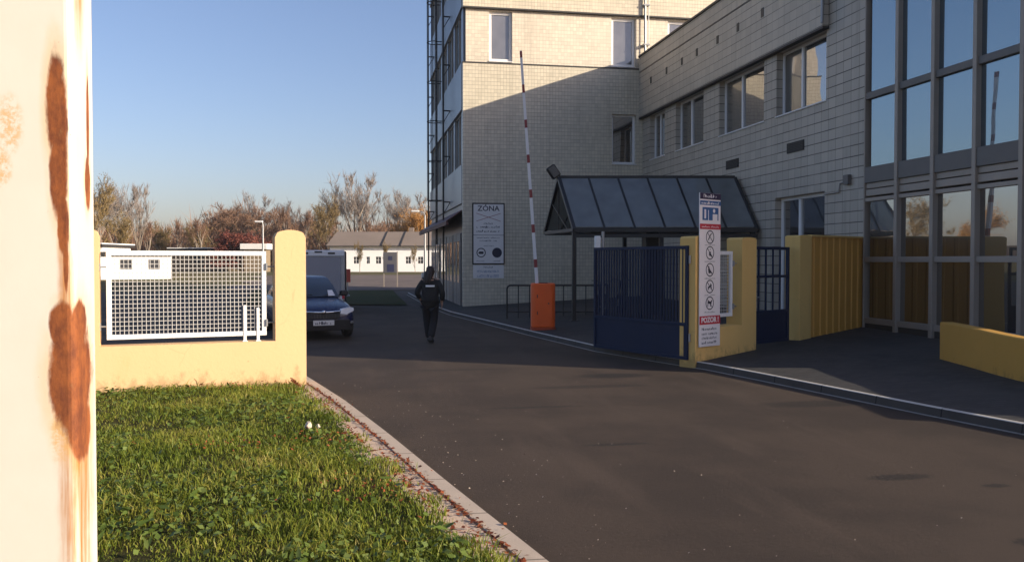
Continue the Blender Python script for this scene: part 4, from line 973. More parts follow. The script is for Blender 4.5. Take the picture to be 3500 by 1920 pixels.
skin_obj('trousers', tn, [(0, 1), (1, 2), (2, 3), (0, 4), (4, 5), (5, 6)], M['trousers'], pe)
for nm, pts_ in (('shoe', [((-.035, .05, .075), (.062, .07)), ((-.04, .17, .06), (.06, .058)), ((-.045, .29, .04), (.052, .04))]), ('shoe', [((.03, -.23, .115), (.062, .07)), ((.035, -.11, .075), (.06, .058)), ((.04, .02, .035), (.052, .04))])):
    skin_obj(nm, pts_, [(0, 1), (1, 2)], M['black'], pe)
w = MB(); hp_ = []
for i in range(13):
    a = math.pi * i / 12; hp_.append((max(.001, .1 * math.sin(a) ** .8), .13 * math.cos(a)))
w.lathe(hp_, 16, (0, -.008, 1.605))
w.v = [(x * (1 + .06 * math.sin(z * 60)), y - (.02 if z < 1.58 else 0), z) for x, y, z in w.v]
hr_ = w.build('hair', M['hair'], pe)
for k_, (bx0, by0, wd) in enumerate(((-.055, -.075, .045), (-.01, -.095, .05), (.04, -.085, .045), (-.085, -.05, .04))):
    m = MB(); m.tube((bx0, by0, 1.60), (bx0 - .02, by0 - .03, 1.47), wd, wd * .95, 8); m.tube((bx0 - .02, by0 - .03, 1.47), (bx0 - .045, by0 - .075, 1.36), wd * .95, wd * .35, 8); m.build('hair_lock', M['hair'], hr_)
st = MB(); n_ = 9
for i in range(n_):
    a = -.62 + 1.24 * i / (n_ - 1)
    if i < n_ - 1:
        b = -.62 + 1.24 * (i + 1) / (n_ - 1)
        st.quad(*[(.02 + .175 * math.sin(t), -.04 - .165 * math.cos(t) * .93, z) for t, z in ((a, 1.265), (b, 1.265), (b, 1.305), (a, 1.305))])
st.build('reflective_strip', M['reflect'], jk)
# ------------------------------------------------------------------ dark blue car, its nose towards the gate
cx_, cy_ = -1.21, 22.66
car = thing('car', 'dark blue hatchback driving out from behind the yellow pillar', 'car', (cx_, cy_, 0), R(13.5)); car.scale = (.94, 1, 1)
sec = [(-2.24, .60, .34, .58, .60), (-2.20, .74, .26, .62, .67), (-2.05, .83, .22, .66, .755), (-1.7, .875, .20, .70, .84), (-1.2, .885, .20, .72, .91), (-.85, .885, .20, .74, .955), (0, .89, .20, .76, .96), (1.2, .89, .20, .76, .96), (1.8, .87, .22, .76, .97), (2.12, .80, .28, .74, .95), (2.25, .72, .36, .70, .86)]
def prof(y, w_, zb, zm, zt):
    h = [(0, zb), (w_ * .80, zb), (w_ * .97, zb + .10), (w_, (zb + zm) / 2), (w_ * .985, zm), (w_ * .90, zt - .025), (w_ * .6, zt), (0, zt + .015)]
    return [(x, y, z) for x, z in h] + [(-x, y, z) for x, z in h[-2:0:-1]]
m = MB(); n_ = None
for s_ in sec:
    p_ = prof(*s_); n_ = len(p_); m.v += p_
for j in range(len(sec) - 1):
    for i in range(n_): m.f.append([j * n_ + i, j * n_ + (i + 1) % n_, (j + 1) * n_ + (i + 1) % n_, (j + 1) * n_ + i]); m.mi.append(0); m.sm.append(True)
m.f += [list(range(n_)), list(range((len(sec) - 1) * n_, len(sec) * n_))]; m.mi += [0, 0]; m.sm += [True, True]
m.build('body', M['car_blue'], car, 0, 2, 2)
# cabin: pillars and roof in paint, glass set into it
def ringc(z, y0, y1, w0, w1): return [(-w0, y0, z), (w0, y0, z), (w1 * 1.02, (y0 + y1) / 2, z), (w1, y1, z), (-w1, y1, z), (-w1 * 1.02, (y0 + y1) / 2, z)]
rs = [ringc(.93, -.98, 1.95, .74, .72), ringc(1.40, -.16, 1.42, .585, .57), ringc(1.452, .08, 1.18, .52, .50), ringc(1.462, .35, .9, .35, .33)]
m = MB()
for r_ in rs: m.v += r_
for j in range(3):
    for i in range(6): m.f.append([j * 6 + i, j * 6 + (i + 1) % 6, (j + 1) * 6 + (i + 1) % 6, (j + 1) * 6 + i]); m.mi.append(0); m.sm.append(True)
m.f.append([18, 19, 20, 21, 22, 23]); m.mi.append(0); m.sm.append(True)
m.build('roof', M['car_blue'], car, .02, 2)
m = MB()
a0, a1, b1, b0 = Vector((-.70, -.955, .955)), Vector((.70, -.955, .955)), Vector((.565, -.20, 1.385)), Vector((-.565, -.20, 1.385))
nrm = (a1 - a0).cross(b0 - a0).normalized() * -.014 if (a1 - a0).cross(b0 - a0).y > 0 else (a1 - a0).cross(b0 - a0).normalized() * .014
rows = []
for t in (0, .25, .5, .75, 1):
    l_, r_ = a0.lerp(b0, t), a1.lerp(b1, t); bulge = Vector((0, -.035, .02)) * math.sin(math.pi * t)
    rows.append([l_.lerp(r_, u) + nrm + bulge * 1.0 + Vector((0, -.05 * math.sin(math.pi * u), 0)) for u in (0, .2, .4, .6, .8, 1)])
for r_ in rows: m.v += [tuple(p) for p in r_]
for j in range(4):
    for i in range(5): m.f.append([j * 6 + i, j * 6 + i + 1, (j + 1) * 6 + i + 1, (j + 1) * 6 + i]); m.mi.append(0); m.sm.append(True)
m.build('windscreen', M['car_glass'], car)
for sx in (-1, 1):
    m = MB(); m.add([(sx * .752, -.6, .97), (sx * .745, .45, .97), (sx * .60, .45, 1.37), (sx * .598, -.08, 1.37)], [(0, 1, 2, 3)]); m.add([(sx * .745, .52, .97), (sx * .74, 1.5, .99), (sx * .592, 1.2, 1.37), (sx * .60, .52, 1.37)], [(0, 1, 2, 3)]); m.build('side_window', M['car_glass'], car)
    m = MB(); m.box(sx * .80 if sx > 0 else -1.0, 1.0 if sx > 0 else -.80, -.72, -.56, .97, 1.10); m.bar((sx * .74, -.62, .97), (sx * .86, -.64, 1.0), .05, .05); m.build('mirror', M['black'], car, .03, 2)
    m = MB(); pts = [(.42, .60), (.45, .72), (.68, .755), (.785, .74), (.80, .665), (.60, .585)]
    yy_ = lambda x: -2.275 + .55 * max(0, x - .40) ** 1.55
    vs = [(sx * x, yy_(x), z) for x, z in pts] + [(sx * x * .97, yy_(x) + .12, z) for x, z in pts]; k_ = len(pts)
    m.add(vs, [tuple(range(k_)), tuple(range(k_, 2 * k_))] + [(i, (i + 1) % k_, k_ + (i + 1) % k_, k_ + i) for i in range(k_)]); m.build('headlight', M['headlight'], car, .012, 2)
    m = MB(); vs = [(sx * x, yy_(x) - .012, z) for x, z in ((.52, .33), (.55, .40), (.76, .43), (.80, .38))]; vs += [(v[0], v[1] + .06, v[2]) for v in vs]; m.add(vs, [(0, 1, 2, 3), (4, 5, 6, 7), (0, 1, 5, 4), (1, 2, 6, 5), (2, 3, 7, 6), (3, 0, 4, 7)]); m.build('fog_lamp', M['galv'], car, .008, 1)
    for y in (-1.38, 1.25):
        m = MB(); m.lathe([(.20, -.10), (.29, -.105), (.315, -.06), (.32, 0), (.315, .06), (.29, .105), (.20, .10)], 24)
        wh = m.build('wheel', M['rubber'], car); wh.location = (sx * .80, y, .32); wh.rotation_euler = (0, R(90), 0)
        m = MB(); m.lathe([(.205, -.09), (.205, .09), (.19, .075), (.05, .08), (.0, .08)], 20); m.build('rim', M['galv'], wh)
m = MB()
m.add([(-.40, -2.285, .50), (.40, -2.285, .50), (.42, -2.268, .63), (-.42, -2.268, .63), (-.40, -2.2, .50), (.40, -2.2, .50), (.42, -2.18, .63), (-.42, -2.18, .63)], [(0, 1, 2, 3), (4, 5, 1, 0), (1, 5, 6, 2), (3, 2, 6, 7), (0, 3, 7, 4)])
gr = m.build('grille', M['black'], car, .01, 1)
m = MB(); 
for i in range(11): x = -.36 + .072 * i; m.bar((x, -2.292, .51), (x * 1.02, -2.275, .62), .012, .012)
m.build('grille_bar', M['dark_frame'], gr)
m = MB(); m.path([(-.45, -2.24, .665), (-.25, -2.287, .655), (0, -2.30, .648), (.25, -2.287, .655), (.45, -2.24, .665)], .024, 8); m.build('chrome_strip', M['chrome'], car)
m = MB(); m.lathe([(0, 0), (.045, .004), (.05, .012), (.05, .03)], 18); em = m.build('emblem', M['chrome'], car); em.location = (0, -2.335, .652); em.rotation_euler = (R(-90), 0, 0)
m = MB(); m.add([(-.72, -2.245, .22), (.72, -2.245, .22), (.66, -2.275, .47), (-.66, -2.275, .47), (-.72, -2.15, .22), (.72, -2.15, .22), (.66, -2.15, .47), (-.66, -2.15, .47)], [(0, 1, 2, 3), (4, 5, 1, 0), (1, 5, 6, 2), (3, 2, 6, 7), (0, 3, 7, 4)]); m.build('bumper', M['black'], car, .02, 2)
m = MB(); m.box(-.26, .26, -2.305, -2.29, .345, .465); pt_ = m.build('number_plate', M['plate'], car, .004, 1)
greek(Matrix(((1, 0, 0, 0), (0, 0, -1, -2.306), (0, 1, 0, 0), (0, 0, 0, 1))), pt_, -.21, .23, .405, .075, M['ink'], 'plate_characters', 2)
m = MB(); m.add([(.40, -1.03, .985), (.58, -1.01, .985), (.55, -.81, 1.12), (.42, -.83, 1.12)], [(0, 1, 2, 3)]); m.build('dashboard_paper', M['sign_white'], car)
for sx in (-1, 1):
    m = MB(); m.tube((sx * .28 - .2, -.985, .965), (sx * .28 + .28, -.955, 1.02), .008, n=5); m.build('wiper', M['black'], car)

# pale grey van behind it
vx, vy = W(812, 30.2)
van = thing('van', 'pale grey box van parked behind the dark blue car', 'van', (vx, vy, 0), R(.2))
m = MB(); m.box(-.98, .76, 0, 4.6, .45, 2.22); m.build('box_body', M['van_grey'], van, .05, 3)
m = MB(); m.box(-.90, .62, -.03, -.002, .62, 1.98); m.build('rear_door', m_paint('van_door', (.29, .285, .31), .45, .05), van, .015, 2)
m = MB(); m.box(-.96, .74, -.04, -.003, 1.999, 2.03); m.box(.64, .74, -.035, -.003, .62, 1.998); m.build('door_trim', M['galv'], van, .004, 1)
for x0, x1, z0, z1 in ((-.72, -.50, 2.08, 2.14), (.18, .42, 2.08, 2.14), (-.28, -.02, 2.13, 2.18)):
    m = MB(); m.box(x0, x1, -.025, -.001, z0, z1); m.build('marker_lamp', M['black'], van, .008, 1)
m = MB(); m.box(.761, .80, .02, 4.5, .42, 2.18); m.build('side_curtain', M['dark_frame'], van, .01, 1)
m = MB(); m.box(-.9, .8, .05, 5.4, .28, .445); m.build('chassis', M['black'], van)
m = MB(); m.box(-.9, .7, 4.65, 6.2, .45, 1.95); m.build('cab', M['van_grey'], van, .12, 3)
for x in (-.85, .65):
    for y in (.9, 5.3):
        m = MB(); m.lathe([(.2, -.1), (.33, -.1), (.34, 0), (.33, .1), (.2, .1), (0, .08)], 20); wh = m.build('wheel', M['rubber'], van); wh.location = (x, y, .34); wh.rotation_euler = (0, R(90), 0)
for x in (-.85, .66):
    m = MB(); m.box(x, x + .09, -.03, -.001, .5, .72); m.build('tail_lamp', M['ink_red'], van, .01, 1)

# ------------------------------------------------------------------ far yard: board, lamps, houses
def zg(x, y): return terr(x, y)
bx_, by_ = W(982, 60); bdz = zg(bx_, by_) + .03
ib = thing('information_board', 'grey notice board on two legs at the edge of the sunlit yard', 'sign', (bx_, by_, bdz), R(-10.5))
m = MB(); m.box(-.46, .46, 0, .05, .98, 2.42); m.build('panel', m_paint('board_grey', (.13, .125, .135), .6), ib, .01, 1)
m = MB(); m.box(-.14, .14, -.012, -.001, 1.86, 2.14); m.box(-.22, .26, -.011, -.001, 1.05, 1.58); m.build('print', m_paint('board_print', (.04, .045, .10), .6), ib)
for x in (-.47, .47): m = MB(); m.box(x - .035, x + .035, .051, .11, 0, 2.46); m.build('leg', M['grey_frame'], ib)
rx_, ry_ = W(874, 44)
rbn = thing('red_board', 'small red warning board on a post beside the van', 'sign', (rx_, ry_, 0), R(-10))
m = MB(); m.box(-.15, .15, 0, .03, .75, 1.42); m.build('panel', M['bin_red'], rbn, .01, 1)
m = MB(); m.tube((0, .05, 0), (0, .05, 1.4), .025); m.tube((0, 0, .02), (0, .1, .02), .12); m.build('stand', M['galv'], rbn)
wx_, wy_ = W(1063, 46)
wp = thing('marker_post', 'short white marker post beside the walking person', 'post', (wx_, wy_, 0)); m = MB(); m.tube((0, 0, 0), (0, 0, .95), .05, n=10); m.build('stake', M['dark_frame'], wp); m = MB(); m.tube((0, 0, .951), (0, 0, 1.2), .06, n=10); m.build('head', M['white_metal'], wp)
def lamp(px, d, h, arm, label):
    x, y = W(px, d); z = zg(x, y)
    t = thing('street_lamp', label, 'street lamp', (x, y, z), R(-10), 'street lamps in the yard')
    m = MB(); m.tube((0, 0, 0), (0, 0, h), .11, .06, 10); m.tube((0, 0, 0), (0, 0, .8), .14, .13, 10); m.build('pole', M['galv'], t)
    m = MB(); m.path([(0, 0, h), (-arm * .3, 0, h + .25), (-arm, 0, h + .32)], .045, 6); m.build('arm', M['galv'], t)
    m = MB(); m.box(-arm - .55, -arm + .1, -.13, .13, h + .24, h + .38); m.build('lamp_head', M['white_metal'], t, .04, 2)
lamp(1069, 70, 5.4, .55, 'tall pale street lamp in front of the brown roofed white house')
lamp(662, 70, 4.5, .1, 'slim street lamp rising above the mesh panel near the red bush')
# white house with brown roof
HX, HY = W(955, 100); hz = zg(HX, HY)
ho = thing('white_house', 'long low whitewashed house with a weathered brown hipped roof', 'house', (HX, HY, hz), R(-10.47))
hl_, hr_, he, hr2 = -5.8, 7.5, 3.05, 4.75
wn_ = [(896, .62), (926, .4), (952, .62), (1027, .6), (1058, .6)]
hx = lambda px: (px - 955) / 2164 * 100
holes = [(hx(p) - w_ / 2, hx(p) + w_ / 2, .95, 1.75) for p, w_ in wn_]
m = MB(); wallplane(m, (0, 0, 0), (1, 0, 0), (0, -1, 0), hl_, hr_, -.4, he, holes, .18); m.box(hl_, hr_, .181, 7, -.4, he); m.build('wall', M['white_wall'], ho)
for a, b, c_, d_ in holes:
    m = MB(); m.box(a + .02, b - .02, .10, .15, c_ + .02, d_ - .02); wf = m.build('window', M['dark_window'], ho)
    m = MB(); m.box((a + b) / 2 - .025, (a + b) / 2 + .025, .08, .099, c_ + .02, d_ - .02); m.box(a + .02, b - .02, .081, .098, 1.33, 1.37); m.build('glazing_bar', M['white_frame'], wf)
m = MB(); ex = .35
vs = [(hl_ - ex, -ex - .1, he - .05), (hr_ + ex, -ex - .1, he - .05), (hr_ + ex, 7 + ex, he - .05), (hl_ - ex, 7 + ex, he - .05), (hl_ + .25, 3.0, hr2), (hr_ - .2, 3.0, hr2), (hr_ - .2, 4.0, hr2), (hl_ + .25, 4.0, hr2)]
m.add(vs, [(0, 1, 5, 4), (1, 2, 6, 5), (2, 3, 7, 6), (3, 0, 4, 7), (4, 5, 6, 7), (3, 2, 1, 0)]); rf = m.build('roof', M['brown_roof'], ho)
for px in (961, 1008):
    x = hx(px); m = MB(); m.bar((x, -ex - .12, he), (x + .2, 3.0, hr2 + .03), .16, .06); m.build('seam', M['dark_trim'], rf)
m = MB(); m.box(3.0, 3.6, 3.2, 3.8, hr2 - .3, hr2 + .5); m.build('chimney', M['brown_roof'], rf)
m = MB(); m.box(hl_ - ex, hr_ + ex, -ex - .16, -ex - .1, he - .12, he - .03); m.build('gutter', M['dark_trim'], ho)
# flat sheds beyond the mesh panel
def shed(px0, px1, d, z1, wall, label, wins_=(), fascia='white_metal', name='shed', depth=6):
    x, y = W((px0 + px1) / 2, d); z = zg(x, y); hw_ = (px1 - px0) / 2 / 2164 * d; H_ = z1 - z
    t = thing(name, label, 'shed', (x, y, z), R(-10.47))
    hs = [(-hw_ + (2 * hw_) * a - .45, -hw_ + (2 * hw_) * a + .45, H_ * .35, H_ * .72) for a in wins_]
    m = MB(); wallplane(m, (0, 0, 0), (1, 0, 0), (0, -1, 0), -hw_, hw_, -.4, H_ - .3, hs, .15); m.box(-hw_, hw_, .151, depth, -.4, H_ - .3); m.build('wall', M[wall], t)
    for h_ in hs: m = MB(); m.box(h_[0] + .03, h_[1] - .03, .08, .14, h_[2] + .03, h_[3] - .03); m.build('window', M['dark_window'], t)
    m = MB(); m.box(-hw_ - .3, hw_ + .3, -.4, depth + .3, H_ - .29, H_ - .06); m.build('roof', M['dark_trim'], t)
    m = MB(); m.box(-hw_ - .32, hw_ + .32, -.44, depth + .32, H_ - (.6 if name == 'hut' else .058), H_ + .05); m.build('fascia', M[fascia], t, .02, 1)
    return t
shed(-160, 255, 78, 3.4, 'white_wall', 'long white shed with flat pale roof left behind the rusty post', (.2, .4, .6, .8))
shed(262, 425, 72, 2.62, 'white_wall', 'white flat roofed shed seen through the left of the mesh panel', (.35, .75), 'white_metal', 'shed', 2.5).rotation_euler = (0, 0, R(11.5))
shed(430, 640, 103, 3.35, 'shed_wall', 'low tan shed with pale flat roof behind the middle of the mesh panel', (.3, .7))
shed(614, 668, 99, 3.75, 'shed_wall', 'small tan hut with a white roof edge below the red bush', (), 'white_metal', 'hut', 2)

# ------------------------------------------------------------------ trees
def rvec(r): return Vector((r.gauss(0, 1), r.gauss(0, 1), r.gauss(0, 1)))
def grow(seed, h, spread, levels, nb, upness, trunk_h, leaf=0, leafsize=.25, twig=.035):
    r = random.Random(seed); tr = MB(); tv = []; tf = []
    def twigtri(p, d, ln, w_):
        sd = d.cross(rvec(r)).normalized() * w_; b = len(tv); tv.extend([p - sd, p + sd, p + d * ln]); tf.append((b, b + 1, b + 2))
    def leafq(p):
        a = rvec(r).normalized() * leafsize; b_ = a.cross(rvec(r)).normalized() * leafsize * .6; b = len(tv); tv.extend([p - a, p + b_, p + a]); tf.append((b, b + 1, b + 2))
    def br(p, d, ln, rad, lv):
        q = p; dd = d; n_ = 3
        pts = [p]
        for i in range(n_):
            dd = (dd + rvec(r) * .10 + Vector((0, 0, upness * .12))).normalized(); q = q + dd * (ln / n_); pts.append(q)
        if lv <= 1:
            for i in range(n_): tr.tube(pts[i], pts[i + 1], rad * (1 - .25 * i / n_ * 2), rad * (1 - .25 * (i + 1) / n_ * 2), 6, 0, False)
        else:
            for i in range(n_): twigtri(pts[i], (pts[i + 1] - pts[i]).normalized(), (pts[i + 1] - pts[i]).length * 1.3, max(twig * .8, rad * (1 - .2 * i)))
        if lv >= levels:
            for i in range(7):
                k_ = r.random(); pp = p.lerp(q, k_); td = (dd + rvec(r) * .45 + Vector((0, 0, .35 * upness))).normalized(); twigtri(pp, td, ln * r.uniform(.5, 1.0), twig)
                for _ in range(leaf): leafq(pp + td * ln * r.random() + rvec(r) * .15)
            return
        for i in range(nb if lv > 0 else nb + 3):
            t = r.uniform(.35, 1.0) if lv > 0 else r.uniform(trunk_h, 1.0)
            k_ = min(n_ - 1, int(t * n_)); pp = pts[k_].lerp(pts[k_ + 1], t * n_ - k_)
            sd = rvec(r); sd.z = abs(sd.z) * .3; sd = (sd - dd * sd.dot(dd)).normalized()
            nd = (dd * r.uniform(.6, 1.0) + sd * spread * r.uniform(.7, 1.3) + Vector((0, 0, upness * .3))).normalized()
            br(pp, nd, ln * r.uniform(.48, .68) * (1.15 - .35 * t if lv == 0 else 1), rad * (.5 if lv else .55), lv + 1)
    br(Vector((0, 0, -.3)), Vector((0, 0, 1)), h * .68, h * .016 + .04, 0)
    return tr, np.array([tuple(v) for v in tv]), np.array(tf)
protos = {}
def proto(key, seed, h, spread, levels, nb, up, th, bark, crown, leaf=0, ls=.25, twig=.035):
    tr, tv, tf = grow(seed, h, spread, levels, nb, up, th, leaf, ls, twig)
    t = bpy.data.objects.new('tree', None); t.empty_display_size = .2
    a = tr.build('trunk', M[bark], t); b = npmesh('crown', tv, tf, M[crown], t)
    mx = max(tv[:, 2]); 
    for o in (a, b): col.objects.unlink(o)
    protos[key] = (a, b, mx)
proto('grey', 3, 15, .62, 4, 4, .8, .30, 'bark', 'twig_grey', twig=.028)
proto('vase', 11, 15, .50, 4, 4, 1.0, .25, 'bark', 'twig_grey', twig=.028)
proto('brown', 5, 9, .75, 4, 4, .4, .25, 'bark_dark', 'twig_brown', twig=.030)
proto('olive', 8, 10, .6, 4, 4, .6, .15, 'bark', 'twig_olive', 1, .12, .03)
proto('gold', 21, 10, .65, 3, 5, .6, .2, 'bark_dark', 'twig_gold', 5, .16, .03)
proto('red', 31, 5, .85, 3, 5, .2, .1, 'bark_dark', 'twig_red', 5, .13, .03)
proto('birch', 41, 10, .35, 3, 4, .8, .45, 'bark', 'twig_brown', twig=.03)
NAMES = {'grey': 'tall bare grey tree', 'vase': 'tall bare upright grey tree', 'brown': 'bare brown broad tree', 'olive': 'olive brown tree with thin leaves', 'gold': 'rusty gold leafed tree', 'red': 'dark red leafed bush', 'birch': 'slender pale trunked tree'}
def tree(key, px, topy, d, label, wide=1.0):
    a, b, mx = protos[key]; x, y = W(px, d); z = zg(x, y); H_ = 1.85 + (655 - topy) * d / 2164 - z; s = H_ / mx
    nm = 'bush' if key == 'red' else 'tree'
    t = thing(nm, label, nm, (x, y, z), rnd.uniform(0, 6.28), 'trees beyond the yard' if nm == 'tree' else None); t.scale = (s * wide, s * wide, s)
    for o in (a, b): c = o.copy(); col.objects.link(c); c.parent = t
T_ = [('olive', 262, 425, 84, 'tall olive brown tree right beside the edge of the rusty post', .9), ('grey', 300, 440, 92, 'tall bare grey tree standing behind the left end of the mesh panel', .9),
      ('olive', 322, 520, 88, 'thin leaved olive tree below the bare grey tree at the left', 1.1), ('vase', 345, 452, 100, 'bare upright grey tree next to the open sky above the mesh panel', .7),
      ('birch', 372, 545, 110, 'slender pale trunked tree with a forked stem behind the mesh panel', 1.0), ('olive', 408, 548, 118, 'round olive tree in the low part of the tree line', 1.3),
      ('birch', 452, 540, 112, 'slender pale trunked tree above the middle of the mesh panel, left one of two', 1.0), ('olive', 478, 552, 115, 'wide olive tree between the two slender pale trunks', 1.3),
      ('birch', 505, 538, 112, 'slender pale trunked tree above the middle of the mesh panel, right one of two', 1.0), ('brown', 545, 512, 125, 'broad bare brown tree left of the red bush', 1.2),
      ('brown', 592, 498, 128, 'broad bare brown tree directly above the red bush', 1.1), ('grey', 640, 466, 130, 'bare grey tree poking above the tree line behind the slim street lamp', .8),
      ('brown', 672, 505, 126, 'broad bare brown tree just left of the yellow pillar', 1.1), ('birch', 718, 505, 118, 'slender pale trunked tree behind the top of the yellow pillar, left one', .9),
      ('grey', 738, 494, 132, 'thin topped grey tree above the yellow pillar', .9), ('birch', 762, 512, 118, 'slender pale trunked tree at the right edge of the yellow pillar', .9),
      ('brown', 795, 528, 125, 'low bare brown tree right of the yellow pillar', 1.3), ('olive', 836, 480, 122, 'olive tree at the left foot of the largest grey tree', .9),
      ('vase', 893, 424, 128, 'largest round bare grey tree rising behind the brown roof', 1.05), ('grey', 862, 455, 132, 'bare grey tree merging into the left of the largest crown', .9),
      ('grey', 930, 452, 134, 'bare grey tree merging into the right of the largest crown', .8), ('brown', 960, 545, 120, 'low bare brown tree behind the ridge of the brown roof', 1.3),
      ('grey', 1000, 470, 128, 'bare grey tree left of the rusty gold tree', .8), ('grey', 1028, 460, 132, 'thin bare grey tree behind the rusty gold tree', .9),
      ('gold', 1022, 520, 112, 'rusty gold leafed tree behind the right end of the brown roof', 1.0), ('gold', 1060, 500, 110, 'rusty gold leafed tree next to the tall pale street lamp', 1.0),
      ('brown', 1095, 490, 130, 'bare brown tree half hidden by the cream block', 1.1),
      ('red', 612, 575, 102, 'dark red leafed bush above the small hut', 1.2), ('red', 650, 592, 104, 'smaller dark red bush between the hut and the slim street lamp', 1.2)]
for a in T_: tree(*a)
for i, (px, ty, d) in enumerate([(225, 440, 90), (160, 470, 96), (80, 455, 92), (-20, 480, 100), (-150, 450, 95), (-330, 430, 90), (-560, 470, 85), (-900, 440, 80)]):
    tree(['grey', 'olive', 'gold', 'brown'][i % 4], px, ty, d, 'tree of the row hidden behind the rusty post', 1.0)
# the small bare trees in front of the white house
for px, ty, d, lb in ((985 - 20, 600, 92, 'small bare tree in front of the white wall, left of the grey notice board'), (905, 600, 90, 'small bare tree in front of the white wall beside the van'), (1045, 610, 93, 'small bare tree in front of the white wall near the tall lamp')):
    tree('olive', px, ty, d, lb, .55)
# far wood that reads as one brown mass
r = np.random.default_rng(5); NS = 900; K = 46
vs = np.zeros((NS * K, 3, 3)); 
for i in range(NS):
    d = r.uniform(134, 168); px = r.uniform(-500, 1300); x, y = W(px, d)
    h = r.uniform(5.5, 9.3) * (1 + .18 * math.sin(px * .013)) + (2 if r.random() < .04 else 0); z0 = zg(x, y)
    for k_ in range(K):
        b = np.array([x + r.normal(0, .9), y + r.normal(0, .9), z0 + h * r.uniform(0, .7)]); ln = h * r.uniform(.2, .42)
        dr = np.array([r.normal(0, .35), r.normal(0, .35), 1.0]); sd = np.array([r.normal(), r.normal(), 0]); sd = sd / (np.linalg.norm(sd) + 1e-6) * (.10 if k_ < 30 else .05)
        vs[i * K + k_] = [b - sd, b + sd, b + dr * ln]
far = npmesh('woodland', vs.reshape(-1, 3), np.arange(NS * K * 3).reshape(-1, 3), M['wood_mass'])
tag(far, 'far brown leafless woodland closing the view', 'woodland', None, 'stuff')

# ------------------------------------------------------------------ grass, clover, leaves, litter
def blades(n, seed, h0, h1, w0, name, mat, label, cat, xs=(-6.4, 1.2), ys=(3.6, 12.9), patchy=.0, lean=.55):
    r = np.random.default_rng(seed)
    y = ys[0] + (ys[1] - ys[0]) * r.random(n) ** 1.5; x = xs[0] + (xs[1] - xs[0]) * r.random(n)
    lim = np.interp(y, [p[1] for p in LK], [p[0] for p in LK]) - .42
    lim = lim + .05
    edge = .07 * np.sin(y * 5.3) + .05 * np.sin(y * 13.1 + 1) + .03 * np.sin(y * 31)
    ok = x < lim + edge + .05 * r.standard_normal(n) * (r.random(n) < .3)
    ok &= y < 12.75 + (x + .67) * .2035 - .02
    px_, py_ = nx_, ny_; ok &= ~((np.abs(x - px_ + .12) < .2) & (np.abs(y - py_ - .05) < .15))
    x = x[ok]; y = y[ok]; n = len(x)
    pat = .5 + .5 * np.sin(x * 1.9 + np.sin(y * 1.3) * 1.7) * np.sin(y * 1.6 + np.sin(x * 2.3)) + .25 * np.sin(x * 7.1 + y * 3.3) * np.sin(y * 6.3 - x * 2.2)
    z = np.array([zl(a, b) for a, b in zip(x, y)]) - .01
    h = (h0 + (h1 - h0) * r.random(n) ** 1.6) * (.40 + .85 * np.clip(pat, 0, 1.2)); a = r.random(n) * 6.283; b = r.random(n) * 6.283
    le = lean * h * (.3 + r.random(n)); w = w0 * (.6 + .8 * r.random(n))
    P = np.stack([x, y, z], 1); dx = np.stack([np.cos(a), np.sin(a), 0 * a], 1) * w[:, None]; ld = np.stack([np.cos(b), np.sin(b), 0 * b], 1) * le[:, None]
    up_ = np.stack([0 * h, 0 * h, h], 1)
    v0, v1 = P - dx, P + dx; m_ = P + up_ * .6 + ld * .35; v2, v3 = m_ + dx * .75, m_ - dx * .75; v4 = P + up_ * (1 - .25 * r.random(n))[:, None] + ld
    V_ = np.stack([v0, v1, v2, v3, v4], 1).reshape(-1, 3); i = np.arange(n)[:, None] * 5
    F = np.concatenate([i + np.array([0, 1, 2]), i + np.array([0, 2, 3]), i + np.array([3, 2, 4])], 1).reshape(-1, 3)
    o = npmesh(name, V_, F, mat); tag(o, label, cat, None, 'stuff'); return o
blades(160000, 1, .04, .115, .0045, 'grass', M['grass'], 'long green and yellowing grass on the sunlit lawn', 'grass')
blades(14000, 2, .09, .17, .0038, 'tall_grass', M['grass'], 'taller tufts of grass along the foot of the wall and in patches', 'grass', lean=.9)
def scatter(n, seed, size, name, mat, label, cat, posf, tilt=.5, aspect=.65):
    r = np.random.default_rng(seed); P = np.array([posf(r) for _ in range(n)]); a = r.random(n) * 6.283; s = size * (.5 + r.random(n))
    nz = np.stack([r.normal(0, tilt, n), r.normal(0, tilt, n), np.ones(n)], 1); nz /= np.linalg.norm(nz, axis=1)[:, None]
    t = np.stack([np.cos(a), np.sin(a), 0 * a], 1); t -= nz * (t * nz).sum(1)[:, None]; t /= np.linalg.norm(t, axis=1)[:, None]; b = np.cross(nz, t)
    q = [P - t * s[:, None], P - t * (s * .2)[:, None] + b * (s * aspect)[:, None] + nz * (s * .18)[:, None], P + t * s[:, None] + nz * (s * .3)[:, None], P - t * (s * .2)[:, None] - b * (s * aspect)[:, None] + nz * (s * .18)[:, None]]
    V_ = np.stack(q, 1).reshape(-1, 3); i = np.arange(n)[:, None] * 4; F = np.concatenate([i + np.array([0, 1, 2]), i + np.array([0, 2, 3])], 1).reshape(-1, 3)
    o = npmesh(name, V_, F, mat); tag(o, label, cat, None, 'stuff'); return o
def clov(r):
    while True:
        y = 3.8 + 8.6 * r.random() ** 1.7; x = -5 + 6 * r.random()
        if x < gl(y) - .03 and (math.sin(x * 2.1 + 1) * math.sin(y * 1.7) > .05 or r.random() < .12): return (x, y, zl(x, y) + .03 + .05 * r.random())
scatter(6500, 3, .021, 'clover', M['clover'], 'broad clover and weed leaves in the lawn', 'weeds', clov, .6, .8)
scatter(1400, 13, .042, 'dandelion', M['clover'], 'long broad weed leaves lying among the grass', 'weeds', clov, .5, .32)
